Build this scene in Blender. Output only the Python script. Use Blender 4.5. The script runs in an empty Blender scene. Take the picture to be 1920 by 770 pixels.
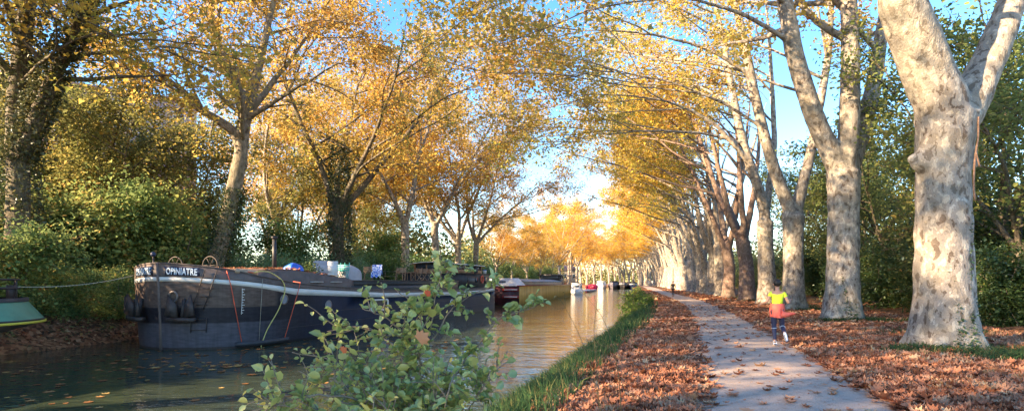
import bpy, math, random
import numpy as np
from mathutils import Vector, Matrix
R = math.radians
S = bpy.context.scene
COL = S.collection

# ------------------------------------------------------------------ camera
F = 1050.0 / 1920.0
EYE = 1.65
cam = bpy.data.cameras.new('camera'); camo = bpy.data.objects.new('camera', cam); COL.objects.link(camo)
cam.sensor_width = 36; cam.lens = 36 * F; cam.shift_y = 143 / 1920
cam.clip_start = 0.05; cam.clip_end = 4000
camo.location = (0, 0, EYE); camo.rotation_euler = (R(90), 0, 0)
S.camera = camo

# ------------------------------------------------------------------ light
SUN_AZ, SUN_EL = -114.0, 21.0           # degrees from +Y, clockwise positive
sd = Vector((math.sin(R(SUN_AZ)) * math.cos(R(SUN_EL)), math.cos(R(SUN_AZ)) * math.cos(R(SUN_EL)), math.sin(R(SUN_EL))))
w = bpy.data.worlds.new('World'); S.world = w; w.use_nodes = True
nt = w.node_tree; nt.nodes.clear()
sky = nt.nodes.new('ShaderNodeTexSky'); sky.sky_type = 'NISHITA'; sky.sun_disc = False
sky.sun_elevation = R(SUN_EL); sky.sun_rotation = R(SUN_AZ)
sky.air_density = 1.0; sky.dust_density = 0.0; sky.ozone_density = 2.0
bg = nt.nodes.new('ShaderNodeBackground'); bg.inputs[1].default_value = 0.12
wo = nt.nodes.new('ShaderNodeOutputWorld')
hs = nt.nodes.new('ShaderNodeHueSaturation'); hs.inputs['Saturation'].default_value = 1.32; hs.inputs['Hue'].default_value = .504; nt.links.new(sky.outputs[0], hs.inputs['Color']); nt.links.new(hs.outputs[0], bg.inputs[0]); nt.links.new(bg.outputs[0], wo.inputs[0])
sl = bpy.data.lights.new('sun', 'SUN'); sl.energy = 5.0; sl.angle = R(0.5); sl.color = (1.0, 0.78, 0.5)
so = bpy.data.objects.new('sun', sl); COL.objects.link(so)
so.rotation_euler = sd.to_track_quat('Z', 'Y').to_euler()
S.view_settings.view_transform = 'Standard'; S.view_settings.look = 'None'
S.view_settings.gamma = 1; S.view_settings.use_curve_mapping = False
S.view_settings.exposure = 2.28
S.view_settings.use_white_balance = True; S.view_settings.white_balance_temperature = 7000; S.view_settings.white_balance_tint = 14
S.cycles.max_bounces = 8; S.cycles.diffuse_bounces = 4; S.cycles.glossy_bounces = 3
S.cycles.transmission_bounces = 4; S.cycles.use_denoising = True
S.cycles.sample_clamp_indirect = 6

# ------------------------------------------------------------------ materials
def mat(name, col=(.5, .5, .5), rough=.6, metal=0, spec=.5):
    m = bpy.data.materials.new(name); m.use_nodes = True
    b = m.node_tree.nodes['Principled BSDF']
    b.inputs['Base Color'].default_value = (*col, 1); b.inputs['Roughness'].default_value = rough
    b.inputs['Metallic'].default_value = metal; b.inputs['Specular IOR Level'].default_value = spec
    return m
def N(m, t, **k):
    n = m.node_tree.nodes.new('ShaderNode' + t)
    for a, b in k.items():
        setattr(n, a, b)
    return n
def L(m, a, b): m.node_tree.links.new(a, b)
def ramp(m, stops, interp='LINEAR'):
    r = N(m, 'ValToRGB'); cr = r.color_ramp; cr.interpolation = interp
    cr.elements[0].position = stops[0][0]; cr.elements[0].color = (*stops[0][1], 1)
    cr.elements[1].position = stops[-1][0]; cr.elements[1].color = (*stops[-1][1], 1)
    for p, c in stops[1:-1]:
        e = cr.elements.new(p); e.color = (*c, 1)
    return r
def coords(m, scale=(1, 1, 1), kind='Object'):
    t = N(m, 'TexCoord'); mp = N(m, 'Mapping'); mp.inputs['Scale'].default_value = scale
    L(m, t.outputs[kind], mp.inputs[0]); return mp.outputs[0]
def noise(m, vec, scale, detail=4, rough=.55, dist=0):
    n = N(m, 'TexNoise'); n.inputs['Scale'].default_value = scale; n.inputs['Detail'].default_value = detail
    n.inputs['Roughness'].default_value = rough; n.inputs['Distortion'].default_value = dist
    L(m, vec, n.inputs['Vector']); return n
def mixc(m, fac, a, b, mode='MIX'):
    x = N(m, 'Mix', data_type='RGBA', blend_type=mode)
    for s, v in ((0, fac), (6, a), (7, b)):
        if isinstance(v, (int, float)): x.inputs[s].default_value = v
        elif isinstance(v, tuple): x.inputs[s].default_value = (*v, 1)
        else: L(m, v, x.inputs[s])
    return x.outputs[2]
def bump(m, h, strength=.4, dist=.02):
    b = N(m, 'Bump'); b.inputs['Strength'].default_value = strength; b.inputs['Distance'].default_value = dist
    L(m, h, b.inputs['Height']); L(m, b.outputs[0], m.node_tree.nodes['Principled BSDF'].inputs['Normal']); return b
def noisy(name, stops, scale=5, rough=.6, sc=(1, 1, 1), bs=.3, bd=.01, detail=6, metal=0, spec=.5):
    m = mat(name, stops[0][1], rough, metal, spec); v = coords(m, sc)
    n = noise(m, v, scale, detail); r = ramp(m, stops)
    L(m, n.outputs[0], r.inputs[0]); L(m, r.outputs[0], m.node_tree.nodes['Principled BSDF'].inputs['Base Color'])
    if bs: bump(m, n.outputs[0], bs, bd)
    return m
def weather(name, col, var=.35, rough=.5, scale=3, sc=(1, 1, 1), metal=0, spec=.5, bs=.15):
    a = tuple(c * (1 - var) for c in col); b = tuple(min(1, c * (1 + var)) for c in col)
    return noisy(name, [(.3, a), (.5, col), (.72, b)], scale, rough, sc, bs, .01, 6, metal, spec)

def leafmat(name, stops, trans=.45, gloss=0.0):
    m = bpy.data.materials.new(name); m.use_nodes = True; nt = m.node_tree; nt.nodes.clear()
    at = N(m, 'Attribute', attribute_name='rnd'); r = ramp(m, stops)
    L(m, at.outputs['Fac'], r.inputs[0])
    oi = N(m, 'ObjectInfo'); c = mixc(m, 1.0, r.outputs[0], oi.outputs['Color'], 'MULTIPLY')
    d = N(m, 'BsdfDiffuse'); t = N(m, 'BsdfTranslucent'); x = N(m, 'MixShader'); x.inputs[0].default_value = trans
    L(m, c, d.inputs[0]); g = N(m, 'Gamma'); g.inputs[1].default_value = .85; L(m, c, g.inputs[0]); L(m, g.outputs[0], t.inputs[0])
    L(m, d.outputs[0], x.inputs[1]); L(m, t.outputs[0], x.inputs[2]); out = x.outputs[0]
    if gloss:
        gl = N(m, 'BsdfGlossy'); gl.inputs['Roughness'].default_value = .45; gl.inputs[0].default_value = (.9, .95, 1, 1)
        y = N(m, 'MixShader'); y.inputs[0].default_value = gloss; L(m, out, y.inputs[1]); L(m, gl.outputs[0], y.inputs[2]); out = y.outputs[0]
    o = N(m, 'OutputMaterial'); L(m, out, o.inputs[0]); return m

M = {}
M['gold_leaf'] = leafmat('gold_leaf', [(0, (.24, .10, .03)), (.2, (.44, .23, .05)), (.45, (.62, .40, .09)), (.68, (.62, .46, .11)), (.82, (.34, .32, .08)), (1, (.16, .20, .06))], .5)
M['olive_leaf'] = leafmat('olive_leaf', [(0, (.36, .17, .05)), (.2, (.55, .34, .07)), (.45, (.64, .48, .10)), (.75, (.44, .42, .11)), (1, (.20, .25, .07))], .5)
M['young_leaf'] = leafmat('young_leaf', [(0, (.42, .22, .08)), (.15, (.34, .30, .10)), (.5, (.18, .21, .08)), (1, (.085, .12, .05))], .4)
M['green_leaf'] = leafmat('green_leaf', [(0, (.28, .26, .06)), (.12, (.11, .16, .045)), (.5, (.07, .12, .035)), (1, (.035, .075, .025))], .35, .04)
M['bamboo_leaf'] = leafmat('bamboo_leaf', [(0, (.24, .30, .12)), (.3, (.13, .21, .10)), (1, (.07, .14, .075))], .35, .04)
M['ivy_leaf'] = leafmat('ivy_leaf', [(0, (.12, .14, .05)), (.3, (.05, .075, .03)), (1, (.025, .045, .02))], .25, .05)
M['sap_leaf'] = leafmat('sap_leaf', [(0, (.70, .60, .16)), (.14, (.54, .54, .16)), (.4, (.35, .41, .12)), (1, (.21, .29, .09))], .35, .06)
M['litter_leaf'] = leafmat('litter_leaf', [(0, (.15, .055, .03)), (.25, (.36, .14, .075)), (.55, (.50, .22, .125)), (.85, (.58, .31, .18)), (1, (.66, .44, .25))], .15)
M['float_leaf'] = leafmat('float_leaf', [(0, (.16, .07, .03)), (.6, (.36, .17, .07)), (1, (.5, .34, .12))], .1)
M['grass'] = leafmat('grass', [(0, (.24, .22, .09)), (.25, (.07, .13, .05)), (1, (.028, .075, .035))], .35)
M['dry'] = leafmat('dry', [(0, (.25, .17, .08)), (1, (.40, .30, .15))], .2)

def bark(name, pale, mid, brown, olive, k=1.0):
    m = mat(name, mid, .85, 0, .2); v = coords(m, (1, 1, .62))
    wn = noise(m, v, 3.0, 3); vv = N(m, 'VectorMath', operation='MULTIPLY_ADD'); vv.inputs[1].default_value = (.22,) * 3
    L(m, wn.outputs['Color'], vv.inputs[0]); L(m, v, vv.inputs[2])
    n1 = noise(m, vv.outputs[0], 9 * k, 3, .5, .2); r1 = ramp(m, [(0, brown), (.40, brown), (.42, mid), (.575, mid), (.59, pale), (1, pale)])
    L(m, n1.outputs[0], r1.inputs[0])
    vo = N(m, 'TexVoronoi'); vo.inputs['Scale'].default_value = 7 * k; L(m, vv.outputs[0], vo.inputs['Vector'])
    r2 = ramp(m, [(0, (.62, .58, .52)), (.3, (.85, .83, .8)), (.55, (1, 1, 1)), (1, (1.0, 1.0, 1.0))]); 
    sx = N(m, 'SeparateColor'); L(m, vo.outputs['Color'], sx.inputs[0]); L(m, sx.outputs[0], r2.inputs[0])
    c = mixc(m, .75, r1.outputs[0], r2.outputs[0], 'MULTIPLY')
    n3 = noise(m, v, .8, 4); r3 = ramp(m, [(.42, (0, 0, 0)), (.66, (1, 1, 1))]); L(m, n3.outputs[0], r3.inputs[0])
    fm = N(m, 'Math', operation='MULTIPLY'); fm.inputs[1].default_value = .45; L(m, r3.outputs[0], fm.inputs[0])
    c = mixc(m, fm.outputs[0], c, olive)
    n4 = noise(m, v, 45, 4); r4 = ramp(m, [(.3, (.78, .76, .74)), (.6, (1, 1, 1))]); L(m, n4.outputs[0], r4.inputs[0])
    c = mixc(m, 1.0, c, r4.outputs[0], 'MULTIPLY')
    L(m, c, m.node_tree.nodes['Principled BSDF'].inputs['Base Color'])
    ad = N(m, 'Math', operation='ADD'); L(m, n1.outputs[0], ad.inputs[0])
    n5 = noise(m, v, 26, 5); L(m, n5.outputs[0], ad.inputs[1])
    bump(m, ad.outputs[0], .8, .03); return m
M['bark'] = bark('bark', (.56, .49, .40), (.35, .305, .26), (.16, .125, .10), (.27, .255, .20), .75)
M['bark_brown'] = bark('bark_brown', (.36, .26, .21), (.26, .18, .145), (.16, .10, .08), (.22, .19, .14))
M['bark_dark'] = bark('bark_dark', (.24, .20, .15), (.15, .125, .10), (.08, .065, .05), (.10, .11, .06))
M['twig'] = weather('twig', (.20, .16, .12), .3, .9)
M['stem'] = weather('stem', (.22, .17, .12), .3, .8, 20)
M['red_twig'] = weather('red_twig', (.28, .16, .10), .3, .8, 20)

# ------------------------------------------------------------------ object helpers
def tag(o, label=None, cat=None, group=None, kind=None):
    if label: o['label'] = label
    if cat: o['category'] = cat
    if group: o['group'] = group
    if kind: o['kind'] = kind
    return o
def empty(name, loc=(0, 0, 0), rz=0):
    o = bpy.data.objects.new(name, None); o.location = loc; o.rotation_euler = (0, 0, rz); COL.objects.link(o); return o
class MB:
    """collects geometry for ONE mesh"""
    def __init__(s): s.V = []; s.F = []; s.n = 0; s.rnd = []; s.mi = []; s.m = 0
    def add(s, V, F, rnd=None):
        V = np.asarray(V, float).reshape(-1, 3); s.V.append(V)
        F = [np.asarray(f, int).reshape(-1, np.shape(f)[-1]) for f in (F if isinstance(F, list) else [F])]
        for f in F:
            s.F.append(f + s.n); s.mi.append(np.full(len(f), s.m))
            s.rnd.append(np.zeros(len(f)) if rnd is None else rnd)
        s.n += len(V); return s
    def box(s, c, d, rz=0, taper=1):
        x, y, z = [k / 2 for k in d]
        V = np.array([(-x, -y, -z), (x, -y, -z), (x, y, -z), (-x, y, -z), (-x * taper, -y * taper, z), (x * taper, -y * taper, z), (x * taper, y * taper, z), (-x * taper, y * taper, z)])
        cs, sn = math.cos(rz), math.sin(rz); V = np.stack([V[:, 0] * cs - V[:, 1] * sn, V[:, 0] * sn + V[:, 1] * cs, V[:, 2]], 1) + np.array(c)
        return s.add(V, np.array([(0, 3, 2, 1), (4, 5, 6, 7), (0, 1, 5, 4), (1, 2, 6, 5), (2, 3, 7, 6), (3, 0, 4, 7)]))
    def tube(s, P, r, n=8, cap=True):
        P = np.asarray(P, float); k = len(P); r = np.asarray(r, float)
        if r.ndim == 0: r = np.full(k, float(r))
        T = np.gradient(P, axis=0); T /= np.linalg.norm(T, axis=1)[:, None] + 1e-12
        a = np.array([0, 0, 1.]) if abs(T[0][2]) < .9 else np.array([1., 0, 0])
        u = np.cross(T[0], a); u /= np.linalg.norm(u); U = [u]
        for i in range(1, k):
            u = U[-1] - T[i] * np.dot(U[-1], T[i]); u /= np.linalg.norm(u) + 1e-12; U.append(u)
        U = np.array(U); W = np.cross(T, U); th = np.arange(n) * 2 * math.pi / n
        rr = r[:, None] if r.ndim == 1 else r
        V = P[:, None, :] + (rr * np.cos(th))[:, :, None] * U[:, None, :] + (rr * np.sin(th))[:, :, None] * W[:, None, :]
        i = np.arange(k - 1)[:, None]; j = np.arange(n)[None, :]; j2 = (j + 1) % n
        Fq = np.stack([i * n + j, i * n + j2, (i + 1) * n + j2, (i + 1) * n + j], -1).reshape(-1, 4)
        V = V.reshape(-1, 3); Fs = [Fq]
        if cap:
            V = np.vstack([V, P[0], P[-1]]); c0, c1 = k * n, k * n + 1; jj = np.arange(n); j2 = (jj + 1) % n
            Fs += [np.stack([np.full(n, c0), j2, jj], 1), np.stack([np.full(n, c1), (k - 1) * n + jj, (k - 1) * n + j2], 1)]
        return s.add(V, Fs)
    def ball(s, c, r, n=12, m=8):
        r = (r, r, r) if np.isscalar(r) else r
        zz = np.linspace(-1, 1, m + 1); zz = np.sin(zz * math.pi / 2); P = np.zeros((m + 1, 3)); P[:, 2] = zz
        th = np.arange(n) * 2 * math.pi / n; q = np.sqrt(np.maximum(0, 1 - zz ** 2)) + 1e-4
        V = np.stack([q[:, None] * np.cos(th) * r[0] + c[0], q[:, None] * np.sin(th) * r[1] + c[1], np.repeat(zz[:, None], n, 1) * r[2] + c[2]], -1).reshape(-1, 3)
        i = np.arange(m)[:, None]; j = np.arange(n)[None, :]; j2 = (j + 1) % n
        return s.add(V, [np.stack([i * n + j, i * n + j2, (i + 1) * n + j2, (i + 1) * n + j], -1).reshape(-1, 4), [list(range(n - 1, -1, -1))], [list(range(m * n, m * n + n))]])
    def cyl(s, c, r, h, n=16, r2=None):
        return s.tube([(c[0], c[1], c[2] - h / 2), (c[0], c[1], c[2] + h / 2)], [r, r if r2 is None else r2], n)
    def grid(s, G, close=False):
        G = np.asarray(G, float); a, b = G.shape[:2]; bb = b if close else b - 1
        i = np.arange(a - 1)[:, None]; j = np.arange(bb)[None, :]; j2 = (j + 1) % b
        return s.add(G.reshape(-1, 3), np.stack([i * b + j, i * b + j2, (i + 1) * b + j2, (i + 1) * b + j], -1).reshape(-1, 4))
    def prism(s, poly, h, axis=2, base=0):
        """poly 2-D outline extruded along axis"""
        n = len(poly); P = np.array(poly, float); ax = [a for a in range(3) if a != axis]
        V = np.zeros((2 * n, 3)); V[:n, ax[0]] = P[:, 0]; V[:n, ax[1]] = P[:, 1]; V[n:, ax[0]] = P[:, 0]; V[n:, ax[1]] = P[:, 1]
        V[:n, axis] = base; V[n:, axis] = base + h; i = np.arange(n); j = (i + 1) % n
        return s.add(V, [np.stack([i, j, j + n, i + n], 1), [list(range(n - 1, -1, -1))], [list(range(n, 2 * n))]])
    def mesh(s, name, mats):
        V = np.vstack(s.V); me = bpy.data.meshes.new(name)
        me.vertices.add(len(V)); me.vertices.foreach_set('co', V.ravel())
        loops = np.concatenate([f.ravel() for f in s.F]); tot = np.concatenate([np.full(len(f), f.shape[1]) for f in s.F])
        st = np.concatenate([[0], np.cumsum(tot)[:-1]])
        me.loops.add(len(loops)); me.loops.foreach_set('vertex_index', loops)
        me.polygons.add(len(tot)); me.polygons.foreach_set('loop_start', st)
        me.polygons.foreach_set('material_index', np.concatenate(s.mi).astype(np.int32))
        a = me.attributes.new('rnd', 'FLOAT', 'FACE'); a.data.foreach_set('value', np.concatenate(s.rnd).astype(float))
        me.update(calc_edges=True); me.validate()
        for m in (mats if isinstance(mats, (list, tuple)) else [mats]): me.materials.append(m)
        return me
    def build(s, name, m, parent=None, smooth=False):
        me = s.mesh(name, m)
        if smooth: me.shade_smooth()
        o = bpy.data.objects.new(name, me); COL.objects.link(o)
        if parent: o.parent = parent
        return o
def link(name, me, parent=None):
    o = bpy.data.objects.new(name, me); COL.objects.link(o)
    if parent: o.parent = parent
    return o
def smooth_angle(o, ang=35):
    me = o.data; me.shade_smooth()
    try: me.set_sharp_from_angle(angle=R(ang))
    except Exception: pass
    return o
def copy_tree(o, parent=None):
    c = o.copy(); COL.objects.link(c); c.parent = parent
    for ch in o.children: copy_tree(ch, c)
    return c

SHAPES = {
 'plane': (np.array([(0, 0, 0), (.5, .30, .10), (.2, .52, -.02), (0, 1, -.12), (-.2, .52, -.02), (-.5, .30, .06)]), np.array([(0, 1, 2), (0, 2, 3), (0, 3, 4), (0, 4, 5)])),
 'ovate': (np.array([(0, 0, 0), (.30, .32, .08), (.26, .68, .07), (0, 1, -.06), (-.26, .68, .07), (-.30, .32, .08)]), np.array([(0, 1, 2), (0, 2, 3), (0, 3, 4), (0, 4, 5)])),
 'round': (np.array([(0, 0, 0), (.26, .12, .05), (.41, .42, .09), (.30, .78, .05), (0, 1, -.04), (-.30, .78, .05), (-.41, .42, .09), (-.26, .12, .05), (0, .5, -.02)]),
           np.array([(8, 0, 1), (8, 1, 2), (8, 2, 3), (8, 3, 4), (8, 4, 5), (8, 5, 6), (8, 6, 7), (8, 7, 0)])),
 'narrow': (np.array([(0, 0, 0), (.13, .4, .03), (0, 1, -.1), (-.13, .4, .03)]), np.array([(0, 1, 2), (0, 2, 3)])),
 'maple': (np.array([(0, 0, .06), (.36, -.04, .16), (.32, .17, .04), (.55, .38, .18), (.34, .46, .02), (.36, .72, .12), (.17, .68, .04), (0, 1.0, .14), (-.17, .68, .04), (-.33, .74, .10), (-.34, .46, .02), (-.55, .40, .2), (-.32, .17, .04), (-.36, -.04, .14), (0, .36, -.04)]),
           np.array([(14, i, (i + 1) % 14) for i in range(14)])),
}
def leaves(mb, P, size, shape, rg, up=.8, spread=1.0, T=None, curl=1.0, rnd=None):
    """P (n,3) points; adds one leaf each"""
    P = np.asarray(P); n = len(P); tv, tf = SHAPES[shape]
    Nn = rg.normal(0, spread, (n, 3)); Nn[:, 2] = np.abs(Nn[:, 2]) + up; Nn /= np.linalg.norm(Nn, axis=1)[:, None]
    T0 = rg.normal(0, 1, (n, 3)) if T is None else T + rg.normal(0, .35, (n, 3))
    T0 -= Nn * (T0 * Nn).sum(1)[:, None]; T0 /= np.linalg.norm(T0, axis=1)[:, None] + 1e-9
    B = np.cross(T0, Nn); sz = size * np.clip(rg.lognormal(-.08, .32, n), .4, 1.7)
    cu = curl * rg.uniform(.3, 2.2, n)
    V = P[:, None] + sz[:, None, None] * (tv[None, :, 0, None] * B[:, None] + tv[None, :, 1, None] * T0[:, None] + (tv[None, :, 2, None] * cu[:, None, None]) * Nn[:, None])
    Fc = (np.arange(n)[:, None, None] * len(tv) + tf[None]).reshape(-1, 3)
    rr = rg.uniform(0, 1, n) if rnd is None else rnd
    mb.add(V.reshape(-1, 3), Fc, np.repeat(rr, len(tf))); return mb

def remesh(mb, voxel, name, m):
    me = mb.mesh('tmp', m); o = bpy.data.objects.new('tmp', me); COL.objects.link(o)
    md = o.modifiers.new('r', 'REMESH'); md.mode = 'VOXEL'; md.voxel_size = voxel
    sm = o.modifiers.new('s', 'SMOOTH'); sm.factor = .6; sm.iterations = 5
    dg = bpy.context.evaluated_depsgraph_get(); me2 = bpy.data.meshes.new_from_object(o.evaluated_get(dg))
    bpy.data.objects.remove(o); bpy.data.meshes.remove(me); me2.name = name; me2.shade_smooth()
    V = np.empty(len(me2.vertices) * 3); me2.vertices.foreach_get('co', V); V = V.reshape(-1, 3)
    nq = len(me2.polygons); Fq = np.empty(len(me2.loops), int); me2.loops.foreach_get('vertex_index', Fq)
    tt = np.empty(nq, int); me2.polygons.foreach_get('loop_total', tt)
    bpy.data.meshes.remove(me2)
    fs = []; st = np.concatenate([[0], np.cumsum(tt)[:-1]])
    for k in np.unique(tt):
        ii = st[tt == k]; fs.append(Fq[ii[:, None] + np.arange(k)])
    return V, fs

# ------------------------------------------------------------------ canal geometry (x of the path's left edge at distance y)
_py = [-120, -60, -20, 0, 7.16, 14.2, 24, 41, 64, 102, 150, 218, 260, 300, 360, 430]
_px = [-40, -19, -6.0, .3, 2.5, 4.7, 7.75, 12.4, 17.4, 25.2, 36, 50.5, 53, 48, 22, -25]
_yy = np.arange(-120, 431, 1.0); _xx = np.interp(_yy, _py, _px)
_k = np.hanning(17); _k /= _k.sum(); _xs = np.convolve(np.pad(_xx, 8, mode='reflect', reflect_type='odd'), _k, 'valid')
def pl(y): return np.interp(y, _yy, _xs)
WATER = -0.9
_o = [-400, -60, -40, -34, -29, -26, -24.6, -24.0, -22, -6, -4.0, -3.5, -2.7, -2.2, -1.5, 0, 3, 9, 12, 16, 60, 400]
_z = [3.5, 3.0, 2.3, 1.9, 1.0, .1, -.75, -1.2, -2.4, -2.4, -1.25, -.75, -.22, -.05, 0, 0, 0, .05, .25, .35, .8, 1.2]
def gz(o): return np.interp(o, _o, _z)
def PX(u, v, Z): return np.array([(u - 960) / 1050 * Z, Z, EYE + (528 - v) / 1050 * Z])

# ground: one sheet following the canal
ys = np.concatenate([np.arange(-110, 0, 5), np.arange(0, 60, .8), np.arange(60, 430, 3)])
os_ = np.array(sorted(set(_o + list(np.arange(-33, -23, .8)) + list(np.arange(-5, 13, .6)) + [-200, -100, 25, 40, 120, 200])))
rg = np.random.default_rng(1)
G = np.zeros((len(ys), len(os_), 3))
for i, y in enumerate(ys):
    G[i, :, 0] = pl(y) + os_; G[i, :, 1] = y
    z = gz(os_); rough = np.where((os_ < -24.2) & (os_ > -60), .12, np.where((os_ > 4) | ((os_ < -2.2) & (os_ > -4)), .04, 0.0))
    G[i, :, 2] = z + rg.normal(0, 1, len(os_)) * rough
m = M['ground'] = mat('ground', (.15, .09, .05), .95, 0, .15)
v = coords(m); vo = N(m, 'TexVoronoi'); vo.inputs['Scale'].default_value = 9; vo.inputs['Randomness'].default_value = 1; L(m, v, vo.inputs['Vector'])
sx = N(m, 'SeparateColor'); L(m, vo.outputs['Color'], sx.inputs[0])
r = ramp(m, [(0, (.06, .035, .02)), (.35, (.14, .06, .03)), (.7, (.24, .11, .055)), (1, (.34, .18, .09))]); L(m, sx.outputs[0], r.inputs[0])
n2 = noise(m, v, .55, 6, .7); r2 = ramp(m, [(.50, (0, 0, 0)), (.62, (1, 1, 1))]); L(m, n2.outputs[0], r2.inputs[0])
n3 = noise(m, v, 14, 5); r3 = ramp(m, [(.3, (.045, .05, .022)), (.7, (.10, .12, .04))]); L(m, n3.outputs[0], r3.inputs[0])
f2 = N(m, 'Math', operation='MULTIPLY'); f2.inputs[1].default_value = .65; L(m, r2.outputs[0], f2.inputs[0])
c = mixc(m, f2.outputs[0], r.outputs[0], r3.outputs[0]); L(m, c, m.node_tree.nodes['Principled BSDF'].inputs['Base Color'])
bump(m, vo.outputs['Distance'], .8, .06)
o = MB().grid(G).build('ground', M['ground'], smooth=True); tag(o, kind='structure')
# far plain to the horizon
o = MB().add([(-3500, 430, 1.1), (3500, 430, 1.1), (3500, 3800, 1.1), (-3500, 3800, 1.1)], [[0, 1, 2, 3]]).build('terrain', M['ground']); tag(o, kind='structure')

# path
m = M['path'] = mat('path', (.4, .37, .35), .92, 0, .2); v = coords(m)
na = noise(m, v, 60, 5, .8); nb = noise(m, v, 5.0, 7, .75)
ra = ramp(m, [(.25, (.20, .15, .12)), (.5, (.48, .375, .30)), (.75, (.66, .54, .44))]); L(m, na.outputs[0], ra.inputs[0])
rb = ramp(m, [(.32, (.72, .68, .64)), (.48, (.97, .95, .93)), (.7, (1.05, 1.03, 1.01))]); L(m, nb.outputs[0], rb.inputs[0])
L(m, mixc(m, 1.0, ra.outputs[0], rb.outputs[0], 'MULTIPLY'), m.node_tree.nodes['Principled BSDF'].inputs['Base Color'])
bump(m, na.outputs[0], .5, .01)
yp = np.concatenate([np.arange(-60, 60, .5), np.arange(60, 400, 2)]); G = np.zeros((len(yp), 7, 3))
el = np.convolve(rg.normal(0, .06, len(yp) + 8), np.ones(5) / 5, 'same')[:len(yp)]; er = np.convolve(rg.normal(0, .07, len(yp) + 8), np.ones(5) / 5, 'same')[:len(yp)]
for j, q in enumerate(np.linspace(0, 1, 7)):
    G[:, j, 0] = pl(yp) - .2 + el + (2.8 + er - el) * q; G[:, j, 1] = yp; G[:, j, 2] = .012 + .03 * (1 - (2 * q - 1) ** 2)
o = MB().grid(G).build('path', M['path'], smooth=True); tag(o, kind='structure')

# water
m = M['water'] = mat('water', (.04, .055, .036), .03, 0, .5)
m.node_tree.nodes['Principled BSDF'].inputs['IOR'].default_value = 1.33
v = coords(m, (.6, 1.35, 1)); n1 = noise(m, v, .9, 3, .5, .3); n2 = noise(m, v, 4.5, 2, .5, .2)
ad = N(m, 'Math', operation='MULTIPLY_ADD'); ad.inputs[1].default_value = .30; L(m, n2.outputs[0], ad.inputs[0]); L(m, n1.outputs[0], ad.inputs[2])
bump(m, ad.outputs[0], .40, .08)
yw = np.arange(-110, 431, 4.0); G = np.zeros((len(yw), 2, 3)); G[:, 0, 0] = pl(yw) - 25.5; G[:, 1, 0] = pl(yw) - 2.9; G[:, :, 1] = yw[:, None]; G[:, :, 2] = WATER
o = MB().grid(G).build('water', M['water']); tag(o, kind='structure')

# ------------------------------------------------------------------ trees
rnd_ = random.Random(5)
def unit(v):
    v = np.asarray(v, float); return v / (np.linalg.norm(v) + 1e-12)
def grow(p, d, ln, r0, r1, n, wob, trop, rg):
    P = [np.array(p, float)]; d = unit(d); st = ln / n
    for i in range(n):
        d = unit(d + rg.normal(0, wob, 3) + np.array(trop) / n); P.append(P[-1] + d * st)
    return np.array(P), np.linspace(r0, r1, n + 1)
def spline(pts, n=14):
    P = np.array([p[:3] for p in pts], float); r = np.array([p[3] for p in pts], float)
    t = np.concatenate([[0], np.cumsum(np.linalg.norm(np.diff(P, axis=0), axis=1))]); tt = np.linspace(0, t[-1], n)
    Q = np.stack([np.interp(tt, t, P[:, k]) for k in range(3)], 1)
    for _ in range(2): Q[1:-1] = .25 * Q[:-2] + .5 * Q[1:-1] + .25 * Q[2:]
    return Q, np.interp(tt, t, r)

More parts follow.
